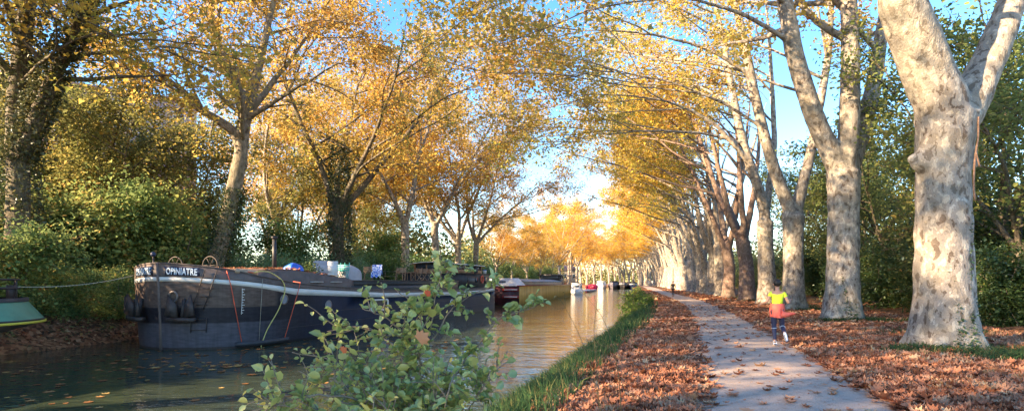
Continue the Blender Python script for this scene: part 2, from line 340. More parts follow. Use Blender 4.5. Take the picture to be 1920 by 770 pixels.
def tree_geo(seed, fork=6.2, rb=.62, limbs=None, nl=4, limb_len=15, lean=.42, bias=(0, 0), bstr=.5, sec=7, sec_len=7.5, ter=6, twl=2.2,
             trunk=None, flare=1.45, burls=(), lpt=34, lsize=.24, droop=0.0, limb_r=None, voxel=.1, lshape='plane', sec_start=.25, jit=.34, rs=1.0, fl_fall=.5, ter0=.2, lb=None):
    rg = np.random.default_rng(seed); thick = MB(); thin = MB()
    if trunk is None:
        trunk = [(0, 0, -.4, rb * 1.0), (0, 0, 1.5, rb * .95), (rg.normal(0, .1), rg.normal(0, .1), fork * .6, rb * .86), (rg.normal(0, .15), rg.normal(0, .15), fork, rb * .9)]
    trunk = [(*p[:3], p[3] * rs) for p in trunk]; limbs = None if limbs is None else [[(*p[:3], p[3] * (rs if p[3] > .1 else 1)) for p in l] for l in limbs]; burls = [(b[0] * rs, b[1] * rs, b[2], b[3] * rs) for b in burls]
    Q, r = spline(trunk, 22); n = 28; th = np.arange(n) * 2 * math.pi / n
    ph = rg.uniform(0, 6.3, 3)
    lobes = .5 + .5 * np.cos(5 * th + ph[0]) * .8 + .3 * np.cos(3 * th + ph[1])
    RR = r[:, None] * (1 + (flare - 1) * np.exp(-np.maximum(0, Q[:, 2:3]) / fl_fall) * (.45 + .8 * lobes[None]) + .035 * np.cos(3 * th + Q[:, 2:3] * .4 + ph[2])[:, :] + .02 * rg.normal(0, 1, (len(Q), n)))
    thick.tube(Q, RR, n)
    top = Q[-1]; LM = []
    if limbs is None:
        a0 = rg.uniform(0, 6.3)
        for i in range(nl):
            a = a0 + i * 2 * math.pi / nl + rg.normal(0, .25)
            kb = bstr * .5 if lb is None else lb; d = np.array([math.cos(a) * lean + bias[0] * kb, math.sin(a) * lean + bias[1] * kb, 1.0]); rr = (limb_r or rb * .55) * rg.uniform(.8, 1.1)
            P, ra = grow(top - np.array([0, 0, .5]), d + np.array([0, 0, -.25]), limb_len * rg.uniform(.8, 1.1), rr, .05, 16, .055, (bias[0] * (.25 if lb is None else lb), bias[1] * (.25 if lb is None else lb), .45), rg)
            LM.append((P, ra))
    else:
        for l in limbs:
            l = [(top[0], top[1], min(top[2] - .5, l[0][2]), l[0][3] * .95)] + list(l) if l[0][2] > top[2] - .6 and l[0][3] > .22 else list(l)
            P, ra = spline(l, 18)
            P = P + np.cumsum(rg.normal(0, .02, P.shape), axis=0)
            LM.append((P, ra))
    tips = []
    for P, ra in LM:
        thick.tube(P, ra, 14)
    for b in burls: thick.ball(b[:3], b[3])
    V, fs = remesh(thick, voxel, 'trunk', M['bark'])
    V = V + .011 * np.stack([np.sin(V[:, 2] * 2.3 + V[:, 1] * 9 + seed) * np.cos(V[:, 2] * 3.7 + V[:, 0] * 5) + .6 * np.sin(V[:, 2] * 7.3 - V[:, 0] * 13 + V[:, 1] * 6), np.sin(V[:, 2] * 2.9 + V[:, 0] * 10) * np.cos(V[:, 2] * 1.7 - V[:, 1] * 7) + .6 * np.sin(V[:, 2] * 6.1 + V[:, 1] * 14 + V[:, 0] * 5), 0 * V[:, 0]], 1) * np.clip(1.4 - V[:, 2:3] / 12, .3, 1)
    out = MB(); out.add(V, fs); leafP = []; leafT = []
    def twigs(P, k, ln):
        for _ in range(k):
            f = rg.uniform(.25, 1.0); i = min(len(P) - 2, int(f * (len(P) - 1))); t = unit(P[i + 1] - P[i])
            d = unit(t * .7 + rg.normal(0, .8, 3) + np.array([0, 0, .05 - droop])); Q, r = grow(P[i], d, ln * rg.uniform(.6, 1.2), .012, .004, 4, .15, (0, 0, -.1 - droop), rg)
            out.tube(Q, r, 3, False); yield Q
    for P, ra in LM:
        ns = max(2, int(sec * rg.uniform(.8, 1.2)))
        for s in range(ns):
            f = sec_start + (1 - sec_start) * (s + rg.uniform(0, 1)) / ns; i = min(len(P) - 2, int(f * (len(P) - 1))); t = unit(P[i + 1] - P[i])
            a = rg.uniform(0, 6.3); side = np.array([math.cos(a) + bias[0] * bstr * 2.2, math.sin(a) + bias[1] * bstr * 2.2, rg.uniform(-.05, .5)])
            ln = sec_len * rg.uniform(.6, 1.25) * (1.15 - .55 * f) * (1 + .5 * max(0, np.dot(unit(side)[:2], bias)))
            Q, r = grow(P[i], unit(side) + t * .45, ln, max(.035, ra[i] * .45), .018, 9, .09, (bias[0] * .3, bias[1] * .3, -.1 - droop), rg)
            out.tube(Q, r, 6, False)
            for q in range(ter):
                g = ter0 + (1 - ter0) * (q + rg.uniform(0, 1)) / ter; k = min(len(Q) - 2, int(g * (len(Q) - 1))); tt = unit(Q[k + 1] - Q[k])
                d = unit(tt * .8 + rg.normal(0, .75, 3) + np.array([0, 0, .12 - droop])); W_, rr = grow(Q[k], d, twl * rg.uniform(.6, 1.3), max(.012, r[k] * .5), .008, 5, .14, (0, 0, -.05 - droop), rg)
                out.tube(W_, rr, 4, False)
                for X in [W_] + list(twigs(W_, 3, twl * .5)):
                    c = max(2, int(lpt * rg.uniform(.5, 1.3)) // (1 if X is not W_ else 2)); f2 = rg.uniform(0, len(X) - 1.001, c); ii = f2.astype(int)
                    pt = X[ii] + (X[ii + 1] - X[ii]) * (f2 - ii)[:, None] + rg.normal(0, jit, (c, 3)) * np.array([1, 1, .75])
                    leafP.append(pt)
    me_t = out.mesh('trunk', M['bark']); me_t.shade_smooth()
    LP = np.vstack(leafP); lb = MB(); 
    base = np.clip(rg.normal(.45, .16, len(LP)) + .18 * np.sin(LP[:, 0] * .5 + seed) * np.cos(LP[:, 1] * .45) - .12 * np.sin(LP[:, 2] * .5), 0, 1)
    leaves(lb, LP, lsize, lshape, rg, .35, .8, rnd=base)
    return me_t, lb, LP
def crown_mesh(lb, m): return lb.mesh('crown', m)
ORD = ['first', 'second', 'third', 'fourth', 'fifth', 'sixth', 'seventh', 'eighth', 'ninth', 'tenth', 'eleventh', 'twelfth', 'thirteenth', 'fourteenth', 'fifteenth', 'sixteenth']
def place_tree(loc, rz, sc, tm, cm, tint, label, group, mt=None, ml=None, cat='tree', name='plane_tree', sz=None):
    e = empty(name, loc, rz); e.scale = (sc, sc, sz or sc); tag(e, label, cat, group)
    t = link('trunk', tm, e); c = link('crown', cm, e); c.color = (*tint, 1)
    if mt: t.material_slots[0].link = 'OBJECT'; t.material_slots[0].material = mt
    if ml: c.material_slots[0].link = 'OBJECT'; c.material_slots[0].material = ml
    return e
BI = (-.96, .27)
row_y = [13.6, 23.1, 32, 40, 48, 54.5, 61, 67.3, 73.5, 80]
# --- the four nearest trees of the right row, their limbs as in the photo (local metres: x right, z up)
def loc_limb(pts, u0, Z):      # (px u, px v, depth offset, radius) -> local coordinates of a tree standing at u0, Z
    o = []
    for u, v, dz, r in pts:
        p = PX(u, v, Z + dz); o.append((p[0] - (u0 - 960) / 1050 * Z, dz, p[2], r))
    return o
T1 = tree_geo(11, trunk=[(.05, 0, -.4, .84), (.02, 0, 1.5, .76), (-.02, 0, 3.2, .70), (-.05, 0, 4.5, .68), (.05, 0, 5.7, .82)],
    limbs=[loc_limb([(1780, 240, 0, .72), (1735, 130, -.2, .68), (1690, 20, -.5, .62), (1660, -110, -1, .42), (1600, -300, -1.5, .26), (1560, -420, -2, .08)], 1770, 13.6),
           loc_limb([(1800, 230, 0, .60), (1850, 140, .2, .48), (1893, 50, .4, .42), (1925, -60, .6, .32), (1990, -250, 1, .2), (2010, -400, 1.5, .06)], 1770, 13.6)],
    flare=1.42, rs=.80, burls=[(-1.05, -.05, 4.62, .13), (-.9, -.08, 4.6, .22), (-.72, -.1, 4.55, .34), (-.6, -.1, 4.85, .24), (.70, -.2, 4.5, .20), (.62, -.2, 4.75, .2), (.05, -.56, 3.4, .26), (.14, -.60, 3.12, .2), (-.1, -.58, 3.2, .14), (.1, -.6, 5.1, .2), (.6, -.3, 2.4, .1), (-.3, -.58, 1.9, .1)], voxel=.06, sec=7, bias=BI, bstr=.25, lpt=22, lsize=.17, sec_start=.5)
T2 = tree_geo(12, trunk=[(.0, 0, -.4, .80), (.05, 0, 2, .70), (.1, 0, 4.5, .66), (.1, 0, 6.2, .74)],
    limbs=[loc_limb([(1580, 330, 0, .50), (1548, 265, 0, .46), (1508, 170, -.3, .42), (1475, 60, -.6, .38), (1462, -40, -.9, .28), (1430, -180, -1, .16), (1400, -300, -1, .05)], 1578, 23.1),
           loc_limb([(1582, 330, 0, .48), (1590, 230, 0, .46), (1592, 120, 0, .42), (1588, -10, .2, .36), (1600, -150, .3, .18), (1605, -300, .3, .05)], 1578, 23.1),
           loc_limb([(1590, 330, .3, .42), (1628, 220, .6, .38), (1646, 120, 1, .35), (1665, 0, 1.5, .24), (1690, -150, 2, .14), (1700, -260, 2, .05)], 1578, 23.1),
           loc_limb([(1480, 80, -.6, .13), (1400, 30, -1, .10), (1280, -5, -1.5, .07), (1150, -20, -2, .05), (1020, 0, -2, .02)], 1578, 23.1)],
    flare=1.45, rs=.87, voxel=.075, bias=BI, bstr=.3, sec=9, lpt=28, lsize=.18, sec_start=.42, ter0=.3)
T3 = tree_geo(13, trunk=[(.0, 0, -.4, .70), (.0, 0, 2, .62), (0, 0, 4, .58), (0, 0, 5.5, .66)],
    limbs=[loc_limb([(1484, 385, 0, .42), (1450, 330, 0, .38), (1425, 230, -.3, .33), (1403, 120, -.6, .28), (1380, 20, -.9, .23), (1350, -100, -1, .12), (1330, -200, -1, .04)], 1487, 32),
           loc_limb([(1492, 385, 0, .40), (1515, 320, .4, .33), (1532, 220, .6, .28), (1553, 110, 1, .24), (1560, 0, 1.2, .18), (1565, -150, 2, .04)], 1487, 32),
           loc_limb([(1405, 140, -.6, .15), (1330, 90, -1, .12), (1220, 60, -1.5, .09), (1100, 50, -2, .06), (985, 75, -2, .02)], 1487, 32),
           loc_limb([(1428, 240, -.3, .13), (1350, 190, -1, .11), (1240, 150, -1.5, .08), (1120, 130, -2, .05), (1050, 145, -2, .02)], 1487, 32)],
    flare=1.45, rs=.9, voxel=.085, bias=BI, bstr=.5, sec=8, sec_len=8, lpt=22, lsize=.19, sec_start=.4, ter0=.4)
T4 = tree_geo(14, trunk=[(.0, 0, -.4, .72), (-.1, 0, 2, .64), (-.2, 0, 4, .58), (-.25, 0, 6, .6)],
    limbs=[loc_limb([(1436, 390, 0, .44), (1412, 330, 0, .38), (1390, 250, -.4, .32), (1372, 150, -.8, .26), (1350, 40, -1, .18), (1330, -60, -1, .06)], 1440, 40),
           loc_limb([(1436, 390, 0, .3), (1452, 290, .8, .24), (1448, 180, 1.2, .2), (1440, 60, 1.2, .14), (1430, -60, 1, .05)], 1440, 40),
           loc_limb([(1400, 300, -.4, .2), (1345, 235, -1, .16), (1270, 195, -1.5, .12), (1180, 178, -2, .08), (1070, 185, -2.5, .03)], 1440, 40),
           loc_limb([(1395, 270, -.4, .16), (1330, 250, -1, .13), (1240, 240, -1.5, .10), (1150, 245, -2, .07), (1080, 265, -2.5, .02)], 1440, 40)],
    flare=1.45, rs=.92, voxel=.085, bias=BI, bstr=.6, sec=8, sec_len=8, lpt=22, lsize=.19, sec_start=.4, ter0=.4)
# generic right-row trees: limbs reach over the canal on the left
RV = [tree_geo(20 + i, fork=4.6 + .5 * (i % 3), rb=.66, nl=4 + i % 2, limb_len=19 - i % 3, lean=[.22, .30, .17, .26, .34][i], bias=BI, bstr=.66, lb=[.06, .10, .02, .14, .05][i], sec=6, sec_len=11.0, ter=7, lpt=25, lsize=.21, sec_start=.36, voxel=.11, limb_r=.37, ter0=.42) for i in range(5)]
RVm = [(t, crown_mesh(lb, M['olive_leaf'])) for t, lb, _ in RV]
grpR = 'plane trees of the row right of the path'
lab1 = ['nearest great plane tree at far right, trunk with burls and mottled bark', 'plane tree just behind the nearest one, forking into three tall limbs', 'pale forked plane tree right behind the jogger',
        'plane tree beside the jogger with a left limb arching over the canal']
for i, (T, y) in enumerate(zip([T1, T2, T3, T4], row_y)):
    x = [10.49, 13.6, 16.06, 18.29][i]
    place_tree((x, y, 0), 0, 1, T[0], crown_mesh(T[1], M['olive_leaf']), (1, 1, 1), lab1[i], grpR)
rt = random.Random(3)
ys_r = row_y[4:] + [80 + 7 * k for k in range(1, 40)]
for i, y in enumerate(ys_r):
    if y > 352: break
    k = i + 5; V_ = RVm[(i * 3 + 1) % 5]; brown = i in (0, 1)
    x = float(pl(y)) + (6.15 if y < 200 else 6.5)
    if k <= 16: lab = ('reddish brown plane trunk, %s tree of the right row from the camera' % ORD[k - 1]) if brown else '%s plane tree of the right row counted from the camera' % ORD[k - 1]
    else: lab = 'far plane tree at the end of the right row, crown tinted sunlit gold' if y < 250 else 'distant plane tree closing the view where the canal bends'
    far = y > 95
    t_ = rt.uniform(.9, 1.1)
    place_tree((x + rt.uniform(-.25, .25), y + rt.uniform(-.6, .6), 0), rt.uniform(-.7, .7), rt.uniform(.88, 1.1), V_[0], V_[1],
               (t_ * (1.4 if far else 1.08), t_ * (1.3 if far else 1.06), .9), lab, grpR if y < 250 else 'distant plane trees closing the view', M['bark_brown'] if brown else None, M['gold_leaf'] if far else None)  # far crowns switch to a brighter gold, sunlight put into the colour

# --- left row
gl = dict(jit=.45)
def loc2(pts, u0, Z, z0): return [(a, b, c - z0, d) for a, b, c, d in loc_limb(pts, u0, Z)]
zb = 0.5
L2 = tree_geo(32, trunk=[(0, 0, -1, .56), (.35, 0, 2.2, .46), (1.0, 0, 4.6, .44), (1.75, 0, 8.0, .42)],
    limbs=[loc2([(452, 230, 0, .40), (470, 195, 0, .36), (480, 140, .3, .28), (500, 60, .5, .22), (520, -20, .8, .17), (540, -150, 1, .05)], 392, 31, zb),
           loc2([(462, 215, 0, .34), (440, 150, -.2, .28), (410, 95, -.4, .22), (393, 20, -.6, .18), (390, -90, -1, .05)], 392, 31, zb),
           loc2([(448, 250, 0, .3), (415, 224, -.6, .26), (360, 200, -1.2, .22), (345, 165, -1.4, .18), (270, 120, -2, .13), (165, 40, -2.6, .06)], 392, 31, zb),
           loc2([(462, 215, .3, .24), (520, 140, 1, .17), (580, 60, 1.5, .1), (640, -40, 2, .04)], 392, 31, zb)],
    flare=1.3, rs=.9, voxel=.08, sec=10, sec_len=6.0, ter=7, lpt=19, lsize=.19, sec_start=.15)
L1 = tree_geo(31, trunk=[(0, 0, -1, .62), (.05, 0, 3, .55), (.1, 0, 6, .5)],
    limbs=[loc2([(20, 300, 0, .52), (25, 150, 0, .45), (45, 0, .2, .4), (60, -150, .3, .2), (60, -260, .3, .05)], 20, 24, 1.0),
           loc2([(22, 300, 0, .42), (70, 170, -.4, .36), (130, 50, -.8, .30), (165, -60, -1, .2), (200, -200, -1, .05)], 20, 24, 1.0),
           loc2([(30, 150, 0, .1), (80, 100, -1.4, .09), (170, 45, -2.5, .07), (240, 60, -3, .05), (330, 90, -3.5, .02)], 20, 24, 1.0)],
    flare=1.3, rs=.8, voxel=.09, sec=9, sec_len=6, ter=6, lpt=15, lsize=.19, sec_start=.3)
LV = [tree_geo(40 + i, fork=6.5 + i * .7, rb=.46, nl=4, limb_len=19, lean=.40, bias=(.9, -.2), bstr=.22, sec=11, sec_len=7.8, ter=7, lpt=28, lsize=.20, sec_start=.15, voxel=.11, **gl) for i in range(3)]
LVm = [(t, crown_mesh(lb, M['gold_leaf'])) for t, lb, _ in LV]
grpL = 'plane trees along the left bank'
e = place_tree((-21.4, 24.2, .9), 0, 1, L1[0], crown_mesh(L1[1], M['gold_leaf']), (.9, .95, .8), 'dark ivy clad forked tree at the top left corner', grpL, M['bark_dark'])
iv = MB(); rgi = np.random.default_rng(77)
def ivy(mb, pts, n, size, rg):
    Q, r = spline(pts, 30); f = rg.uniform(0, len(Q) - 1.01, n); i = f.astype(int); c = Q[i] + (Q[i + 1] - Q[i]) * (f - i)[:, None]; a = rg.uniform(0, 6.3, n)
    rr = r[i] * rg.uniform(.98, 1.35, n) + rg.exponential(.08, n) + .03
    P = c + np.stack([np.cos(a) * rr, np.sin(a) * rr, rg.normal(0, .05, n)], 1); leaves(mb, P, size, 'ovate', rg, .2, 1.0)
for lm in (loc2([(20, 420, 0, .62), (20, 300, 0, .55), (25, 150, 0, .47), (45, 0, .2, .42), (55, -90, .3, .2)], 20, 24, 1.0), loc2([(22, 300, 0, .44), (70, 170, -.4, .38), (130, 50, -.8, .32), (165, -60, -1, .22)], 20, 24, 1.0)): ivy(iv, lm, 6000, .13, rgi)
iv.build('ivy', M['ivy_leaf'], e).color = (1.5, 1.1, 1, 1)
M['bark_brownish'] = bark('bark_brownish', (.38, .31, .24), (.26, .215, .165), (.14, .11, .085), (.19, .19, .11), .8)  # darker, browner bark for the leaning plane tree
e = place_tree((-16.77, 31, zb), 0, 1, L2[0], crown_mesh(L2[1], M['gold_leaf']), (1, 1, 1), 'leaning plane tree with ivy on its foot rising behind the bow of the long barge', grpL, M['bark_brownish'])
iv = MB(); ivy(iv, [(0, 0, -.3, .5), (.35, 0, 2.2, .45), (1.0, 0, 4.6, .40), (1.4, 0, 6.3, .34)], 5200, .11, rgi); iv.build('ivy', M['ivy_leaf'], e)
ly = [(42, 'plane tree with an ivy blackened trunk behind the deck chairs'), (54, 'plane tree forking low behind the middle of the barge'), (62, 'plane tree behind the wheelhouse of the long barge'),
      (70, 'plane tree rising behind the stern of the long barge'), (79, 'plane tree beside the bow of the ochre barge')]
for i, (y, lab) in enumerate(ly):
    x = float(pl(y)) - 25.5; V_ = LVm[i % 3]; z = .3
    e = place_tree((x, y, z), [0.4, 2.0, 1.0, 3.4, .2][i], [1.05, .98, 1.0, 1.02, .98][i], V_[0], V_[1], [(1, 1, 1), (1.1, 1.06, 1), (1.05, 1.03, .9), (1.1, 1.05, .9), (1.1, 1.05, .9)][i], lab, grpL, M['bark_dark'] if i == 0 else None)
    if i == 0:
        iv = MB(); ivy(iv, [(0, 0, -.3, .55), (0, 0, 4, .55), (0, 0, 7.5, .55), (0, 0, 11, .4)], 9000, .12, rgi); iv.build('ivy', M['ivy_leaf'], e)
for i, y in enumerate([91, 103, 117, 133, 150]):
    V_ = LVm[(i + 1) % 3]; place_tree((float(pl(y)) - 25.5, y, .3), i * 1.3, .52, V_[0], V_[1], (1.15, 1.0, .8), '%s of the smaller golden trees left of the ochre barge' % ORD[i], 'smaller golden trees beyond the ochre barge')
for i, y in enumerate([172, 188, 204, 221, 238, 256, 275]):
    V_ = LVm[i % 3]; place_tree((float(pl(y)) - 26 + (i % 2), y, .3), i * 1.7, 1.15, V_[0], V_[1], (1.5, 1.3, .95), 'far tree tinted sunlit orange on the left bank above the red boat', 'far orange trees on the left bank')  # leaf tint raised toward orange, standing in for low sun
for i, (x, y) in enumerate([(2, 250), (22, 330), (50, 340), (76, 320), (100, 300), (-20, 330), (35, 380), (70, 390), (-50, 200), (-45, 140), (-48, 110), (5, 390)]):
    V_ = LVm[i % 3]; place_tree((x, y, .8), i * 2.1, 1.4, V_[0], V_[1], (1.5, 1.35, 1.0), 'distant tree tinted gold-lit in the belt behind the canal bend', 'distant belt of trees')  # crowns tinted bright gold to look sunlit
for i, y in enumerate([14, 4, -6, -17, -28]):
    V_ = LVm[i % 3]; place_tree((float(pl(y)) - 26.5, y, .6), i * 1.9, 1.05, V_[0], V_[1], (1, 1, 1), 'unseen plane tree added beside or behind the viewer to shade the near scene', 'unseen plane trees added for shade near the viewer')  # out of view, added to keep the low sun off the near scene

for i, (x, y, sc) in enumerate([(-21, 50, .85), (-19, 68, .9)]):
    V_ = LVm[(i + 1) % 3]; place_tree((x, y, 1.0), i * 1.4 + .7, sc, V_[0], V_[1], (1, 1, .95), ['golden plane tree set back behind the leaning trunk', 'golden plane tree set back behind the ivy blackened trunk'][i], 'golden trees standing back from the left bank')
# ------------------------------------------------------------------ shrubs
def shrub_geo(seed, h, wd, n, size, shape, m, stems=6, up=.5):
    rg = np.random.default_rng(seed); st = MB(); P = []
    for i in range(stems):
        a = rg.uniform(0, 6.3); Q, r = grow((rg.normal(0, .2), rg.normal(0, .2), -.2), (math.cos(a) * .35, math.sin(a) * .35, 1), h * rg.uniform(.6, .95), .05, .012, 9, .10, (0, 0, .2), rg)
        st.tube(Q, r, 5, False)
        for k in range(12):
            j = rg.integers(1, 9); d = unit(rg.normal(0, 1, 3) * np.array([1, 1, .4]) + np.array([0, 0, .25])); W_, rr = grow(Q[j], d, wd * rg.uniform(.25, .65), .018, .006, 5, .15, (0, 0, -.2), rg)
            st.tube(W_, rr, 3, False); P += list(W_) + list(.5 * (W_[1:] + W_[:-1]))
        P += list(Q[2:])
    P = np.array(P); P = P[P[:, 2] > .15]; c = P[rg.integers(0, len(P), n)] + rg.normal(0, .24, (n, 3)) * wd / 3
    c[:, 2] = np.abs(c[:, 2]); lb = MB(); base = np.clip(rg.normal(.5, .2, n) + .2 * np.sin(c[:, 0] * 2 + c[:, 2] * 1.5), 0, 1)
    leaves(lb, c, size, shape, rg, up, .9, rnd=base)
    me = st.mesh('stem', M['stem']); return me, lb.mesh('foliage', m)
SH = [shrub_geo(60, 4.6, 3.6, 15000, .13, 'ovate', M['green_leaf']), shrub_geo(61, 4.2, 3.4, 15000, .16, 'narrow', M['bamboo_leaf'], 9, .2),
      shrub_geo(62, 4.8, 3.8, 15000, .13, 'ovate', M['young_leaf']), shrub_geo(63, 3.8, 3.8, 14000, .15, 'narrow', M['bamboo_leaf'], 9, .2)]
def shrub(x, y, z, sc, k, rz, tint, label, group, szz=None, name='shrub', cat='shrub'):
    e = empty(name, (x, y, z), rz); e.scale = (sc, sc, szz or sc); tag(e, label, cat, group)
    link('stem', SH[k][0], e); f = link('foliage', SH[k][1], e); f.color = (*tint, 1); return e
# (u, Z, behind) px-column list on the left bank, scale, kind
yl = 'yellowing green thicket shrub'
LS = [(22, 22.3, .95, 2, 'low yellow green shrub hiding the foot of the ivy clad forked tree'), (118, 23.6, .55, 2, 'small shrub on the bank slope above the end of the green boat'), (205, 25.2, .6, 2, 'small shrub on the bank slope just left of the barge bow'), (-70, 26, 1.35, 2, yl + ' cut by the left edge above the green boat'), (60, 28.5, 1.5, 2, yl + ' below the ivy clad forked tree'), (40, 36, 1.9, 2, 'tall yellow green shrub in front of the pink building'),
      (180, 30, 1.5, 2, yl + ' just left of the bow rope'), (150, 40, 2.0, 0, 'tall green shrub standing back left of the barge bow'), (290, 31.5, 1.45, 2, yl + ' directly above the barge bow'),
      (270, 42, 2.0, 2, 'tall loose yellow shrub standing back above the bow'), (360, 35, 1.35, 0, 'dark green shrub left of the leaning plane trunk'), (395, 44, 1.7, 0, 'dark shrub behind the leaning plane trunk'),
      (455, 34, 1.0, 1, 'feathery bamboo clump right of the leaning trunk'), (520, 36.5, 1.1, 1, 'feathery bamboo clump behind the stove chimney'), (585, 39, 1.05, 3, 'dark bamboo clump behind the blue tarpaulin'),
      (545, 46, 1.4, 0, 'dark evergreen shrub filling the gap left of the ivy trunk'), (640, 43, 1.15, 1, 'bamboo clump behind the grey covered deck furniture'), (690, 45, 1.1, 3, 'bamboo clump behind the chair with blue cloth'),
      (735, 49, 1.15, 0, 'rounded dark shrub behind the wooden deck chairs'), (700, 56, 1.5, 0, 'dark shrub below the low forked plane tree'), (778, 54, 1.15, 1, 'bamboo clump left of the wheelhouse'),
      (815, 58, 1.2, 3, 'bamboo clump directly behind the wheelhouse'), (850, 63, 1.2, 0, 'dark shrub right of the wheelhouse roof'), (880, 68, 1.2, 1, 'bamboo clump behind the life ring'),
      (910, 75, 1.2, 0, 'dark shrub above the white foredeck of the ochre barge'), (933, 84, 1.25, 3, 'dark shrub above the grey hatch cover'), (955, 95, 1.3, 0, 'shrub above the middle of the ochre barge'),
      (972, 108, 1.3, 2, 'shrub above the far wheelhouse of the ochre barge'), (992, 125, 1.3, 0, 'green shrub beside the far white cabin boat'), (1010, 142, 1.3, 2, 'yellow green shrub left of the far house')]
for i, (u, Z, sc, k, lab) in enumerate(LS):
    x = (u - 960) / 1050 * Z; x = min(x, float(pl(Z)) - 25.9); z = float(gz(x - float(pl(Z)))) - .15
    t = (1.15, 1.35, 1.2) if k == 2 else (1.45, 1.6, 1.5)
    shrub(x, Z, z, sc, k, i * 1.1, t, lab, 'shrubs and bamboo on the left bank')
for i, (x, y) in enumerate([(-24, 17), (-26, 9), (-27, 1), (-29, -8), (-31, -17), (-33, -26)]):
    shrub(x, y, .8, 1.6, 2 if i % 2 else 0, i, (1, 1, 1), 'unseen tall shrub added beside or behind the viewer to block low sun', 'unseen shrubs added for shade near the viewer')  # unseen, added to stop sun passing below the crowns
RS = [(16.9, 19.3, .75, 0, 'lower green shrub immediately right of the nearest trunk'), (21.2, 31.2, .95, 0, 'green shrub filling the gap left of the nearest trunk'), (19.6, 23, 1.15, 2, 'rust tinged tall shrub at the right edge of the hedge'), (21.5, 15, 1.25, 0, 'dense green shrub at the right edge beyond the nearest trunk'), (20.5, 21, 1.2, 0, 'dense green shrub just right of the nearest trunk'), (25, 24, 1.6, 0, 'tall dark shrub rising at the right edge'), (20.8, 27, .9, 0, 'green shrub between the two nearest plane trunks'),
      (23.5, 31, 1.1, 2, 'yellow tinged shrub left of the nearest plane trunk'), (23.5, 38, 1.0, 0, 'green shrub seen between the second and third plane trunks'), (27, 37, 1.3, 0, 'taller shrub back between the two nearest plane trunks'), (28, 45, 1.15, 0, 'dark shrub behind the third plane tree'),
      (29, 53, 1.2, 0, 'dark shrub behind the fourth plane tree'), (32, 62, 1.25, 0, 'dark shrub behind the reddish brown trunks'), (35, 72, 1.3, 2, 'shrub in the gap after the reddish brown trunks'), (38, 82, 1.3, 0, 'shrub behind the ninth plane tree'), (41, 94, 1.35, 2, 'shrub behind the eleventh plane tree'),
      (45, 108, 1.4, 0, 'farthest dark shrub behind the right row'), (30, 30, 1.9, 0, 'tall green thicket back behind the nearest trunk')]
for i, (x, y, sc, k, lab) in enumerate(RS):
    shrub(x, y, .1, sc, k, i * 1.7, (1.0, 1.0, 1.0), lab, 'shrubs behind the right row')
# slim green background trees behind the hedge at right
BT = tree_geo(70, fork=3.0, rb=.22, nl=4, limb_len=9, lean=.4, sec=9, sec_len=3.6, ter=6, twl=1.5, lpt=28, lsize=.15, sec_start=.1, voxel=.08, lshape='ovate')
BTm = crown_mesh(BT[1], M['young_leaf'])
for i, (x, y, s, lab) in enumerate([(18.4, 20.5, .95, 'slender green tree at the right edge behind the hedge'), (23.2, 26.5, 1.25, 'green tree behind the hedge right of the nearest trunk'), (22.8, 33.5, 1.1, 'airy green tree seen left of the nearest trunk'),
                               (27.5, 42.5, 1.1, 'airy green tree seen right of the second plane tree'), (30, 51, 1.2, 'airy green tree behind the third plane tree'), (34.5, 62, 1.2, 'airy green tree behind the reddish brown trunks')]):
    place_tree((x, y, .3), i * 1.3, s, BT[0], BTm, (1, 1.1, 1), lab, 'airy green trees behind the right hedge', M['bark_dark'], None, 'tree', 'broadleaf_tree')

for i, (u, Z, s_, lab) in enumerate([(45, 33, 1.15, 'yellow green tree in front of the left end of the pink building'), (150, 36, 1.25, 'yellow green tree in front of the middle of the pink building'), (245, 34, 1.1, 'yellow green tree in front of the right end of the pink building'), (330, 40, 1.1, 'yellow green tree just left of the leaning plane trunk'), (560, 52, 1.2, 'green tree back left of the ivy blackened trunk'), (700, 66, 1.2, 'green tree back between two low forked planes')]):
    place_tree(((u - 960) / 1050 * Z, Z, 1.2), i * 2.2, s_, BT[0], BTm, (1.5, 1.25, 1.0) if i < 4 else (1.2, 1.1, 1), lab, 'yellow green trees above the left thicket', M['bark_dark'], None, 'tree', 'broadleaf_tree')
# far woods that read as one mass
rgw = np.random.default_rng(404)
def wood(n, fx, h, size, label, tint, m, up=.3):
    b = MB(); P = fx(n); P[:, 2] = .5 + rgw.beta(1.3, 1.5, n) * h * (.75 + .25 * np.sin(P[:, 0] * .21 + P[:, 1] * .13) + .12 * np.sin(P[:, 0] * .6)); leaves(b, P, size, 'plane', rgw, up, .9)
    o = b.build('far_wood', m); o.color = (*tint, 1); tag(o, label, 'wood', kind='stuff')
def arc(n): return np.stack([rgw.uniform(-120, 200, n), rgw.uniform(372, 425, n), np.zeros(n)], 1)
wood(40000, arc, 30, 1.0, 'far autumn wood tinted sunlit gold, closing the view behind the canal bend', (1.4, 1.25, .9), M['gold_leaf'])  # gold light on the wood comes from this brighter tint
def rside(n): y = rgw.uniform(25, 360, n) ** 1.0; return np.stack([pl(y) + rgw.uniform(19, 34, n), y, np.zeros(n)], 1)
wood(80000, rside, 13, .42, 'mass of green undergrowth far behind the right hedge', (.9, 1, 1), M['young_leaf'])
def lside(n): y = rgw.uniform(66, 330, n); return np.stack([pl(y) - rgw.uniform(30, 44, n), y, np.zeros(n)], 1)
wood(60000, lside, 12, .5, 'mass of dull undergrowth far behind the left bank trees', (.9, 1, 1), M['young_leaf'])
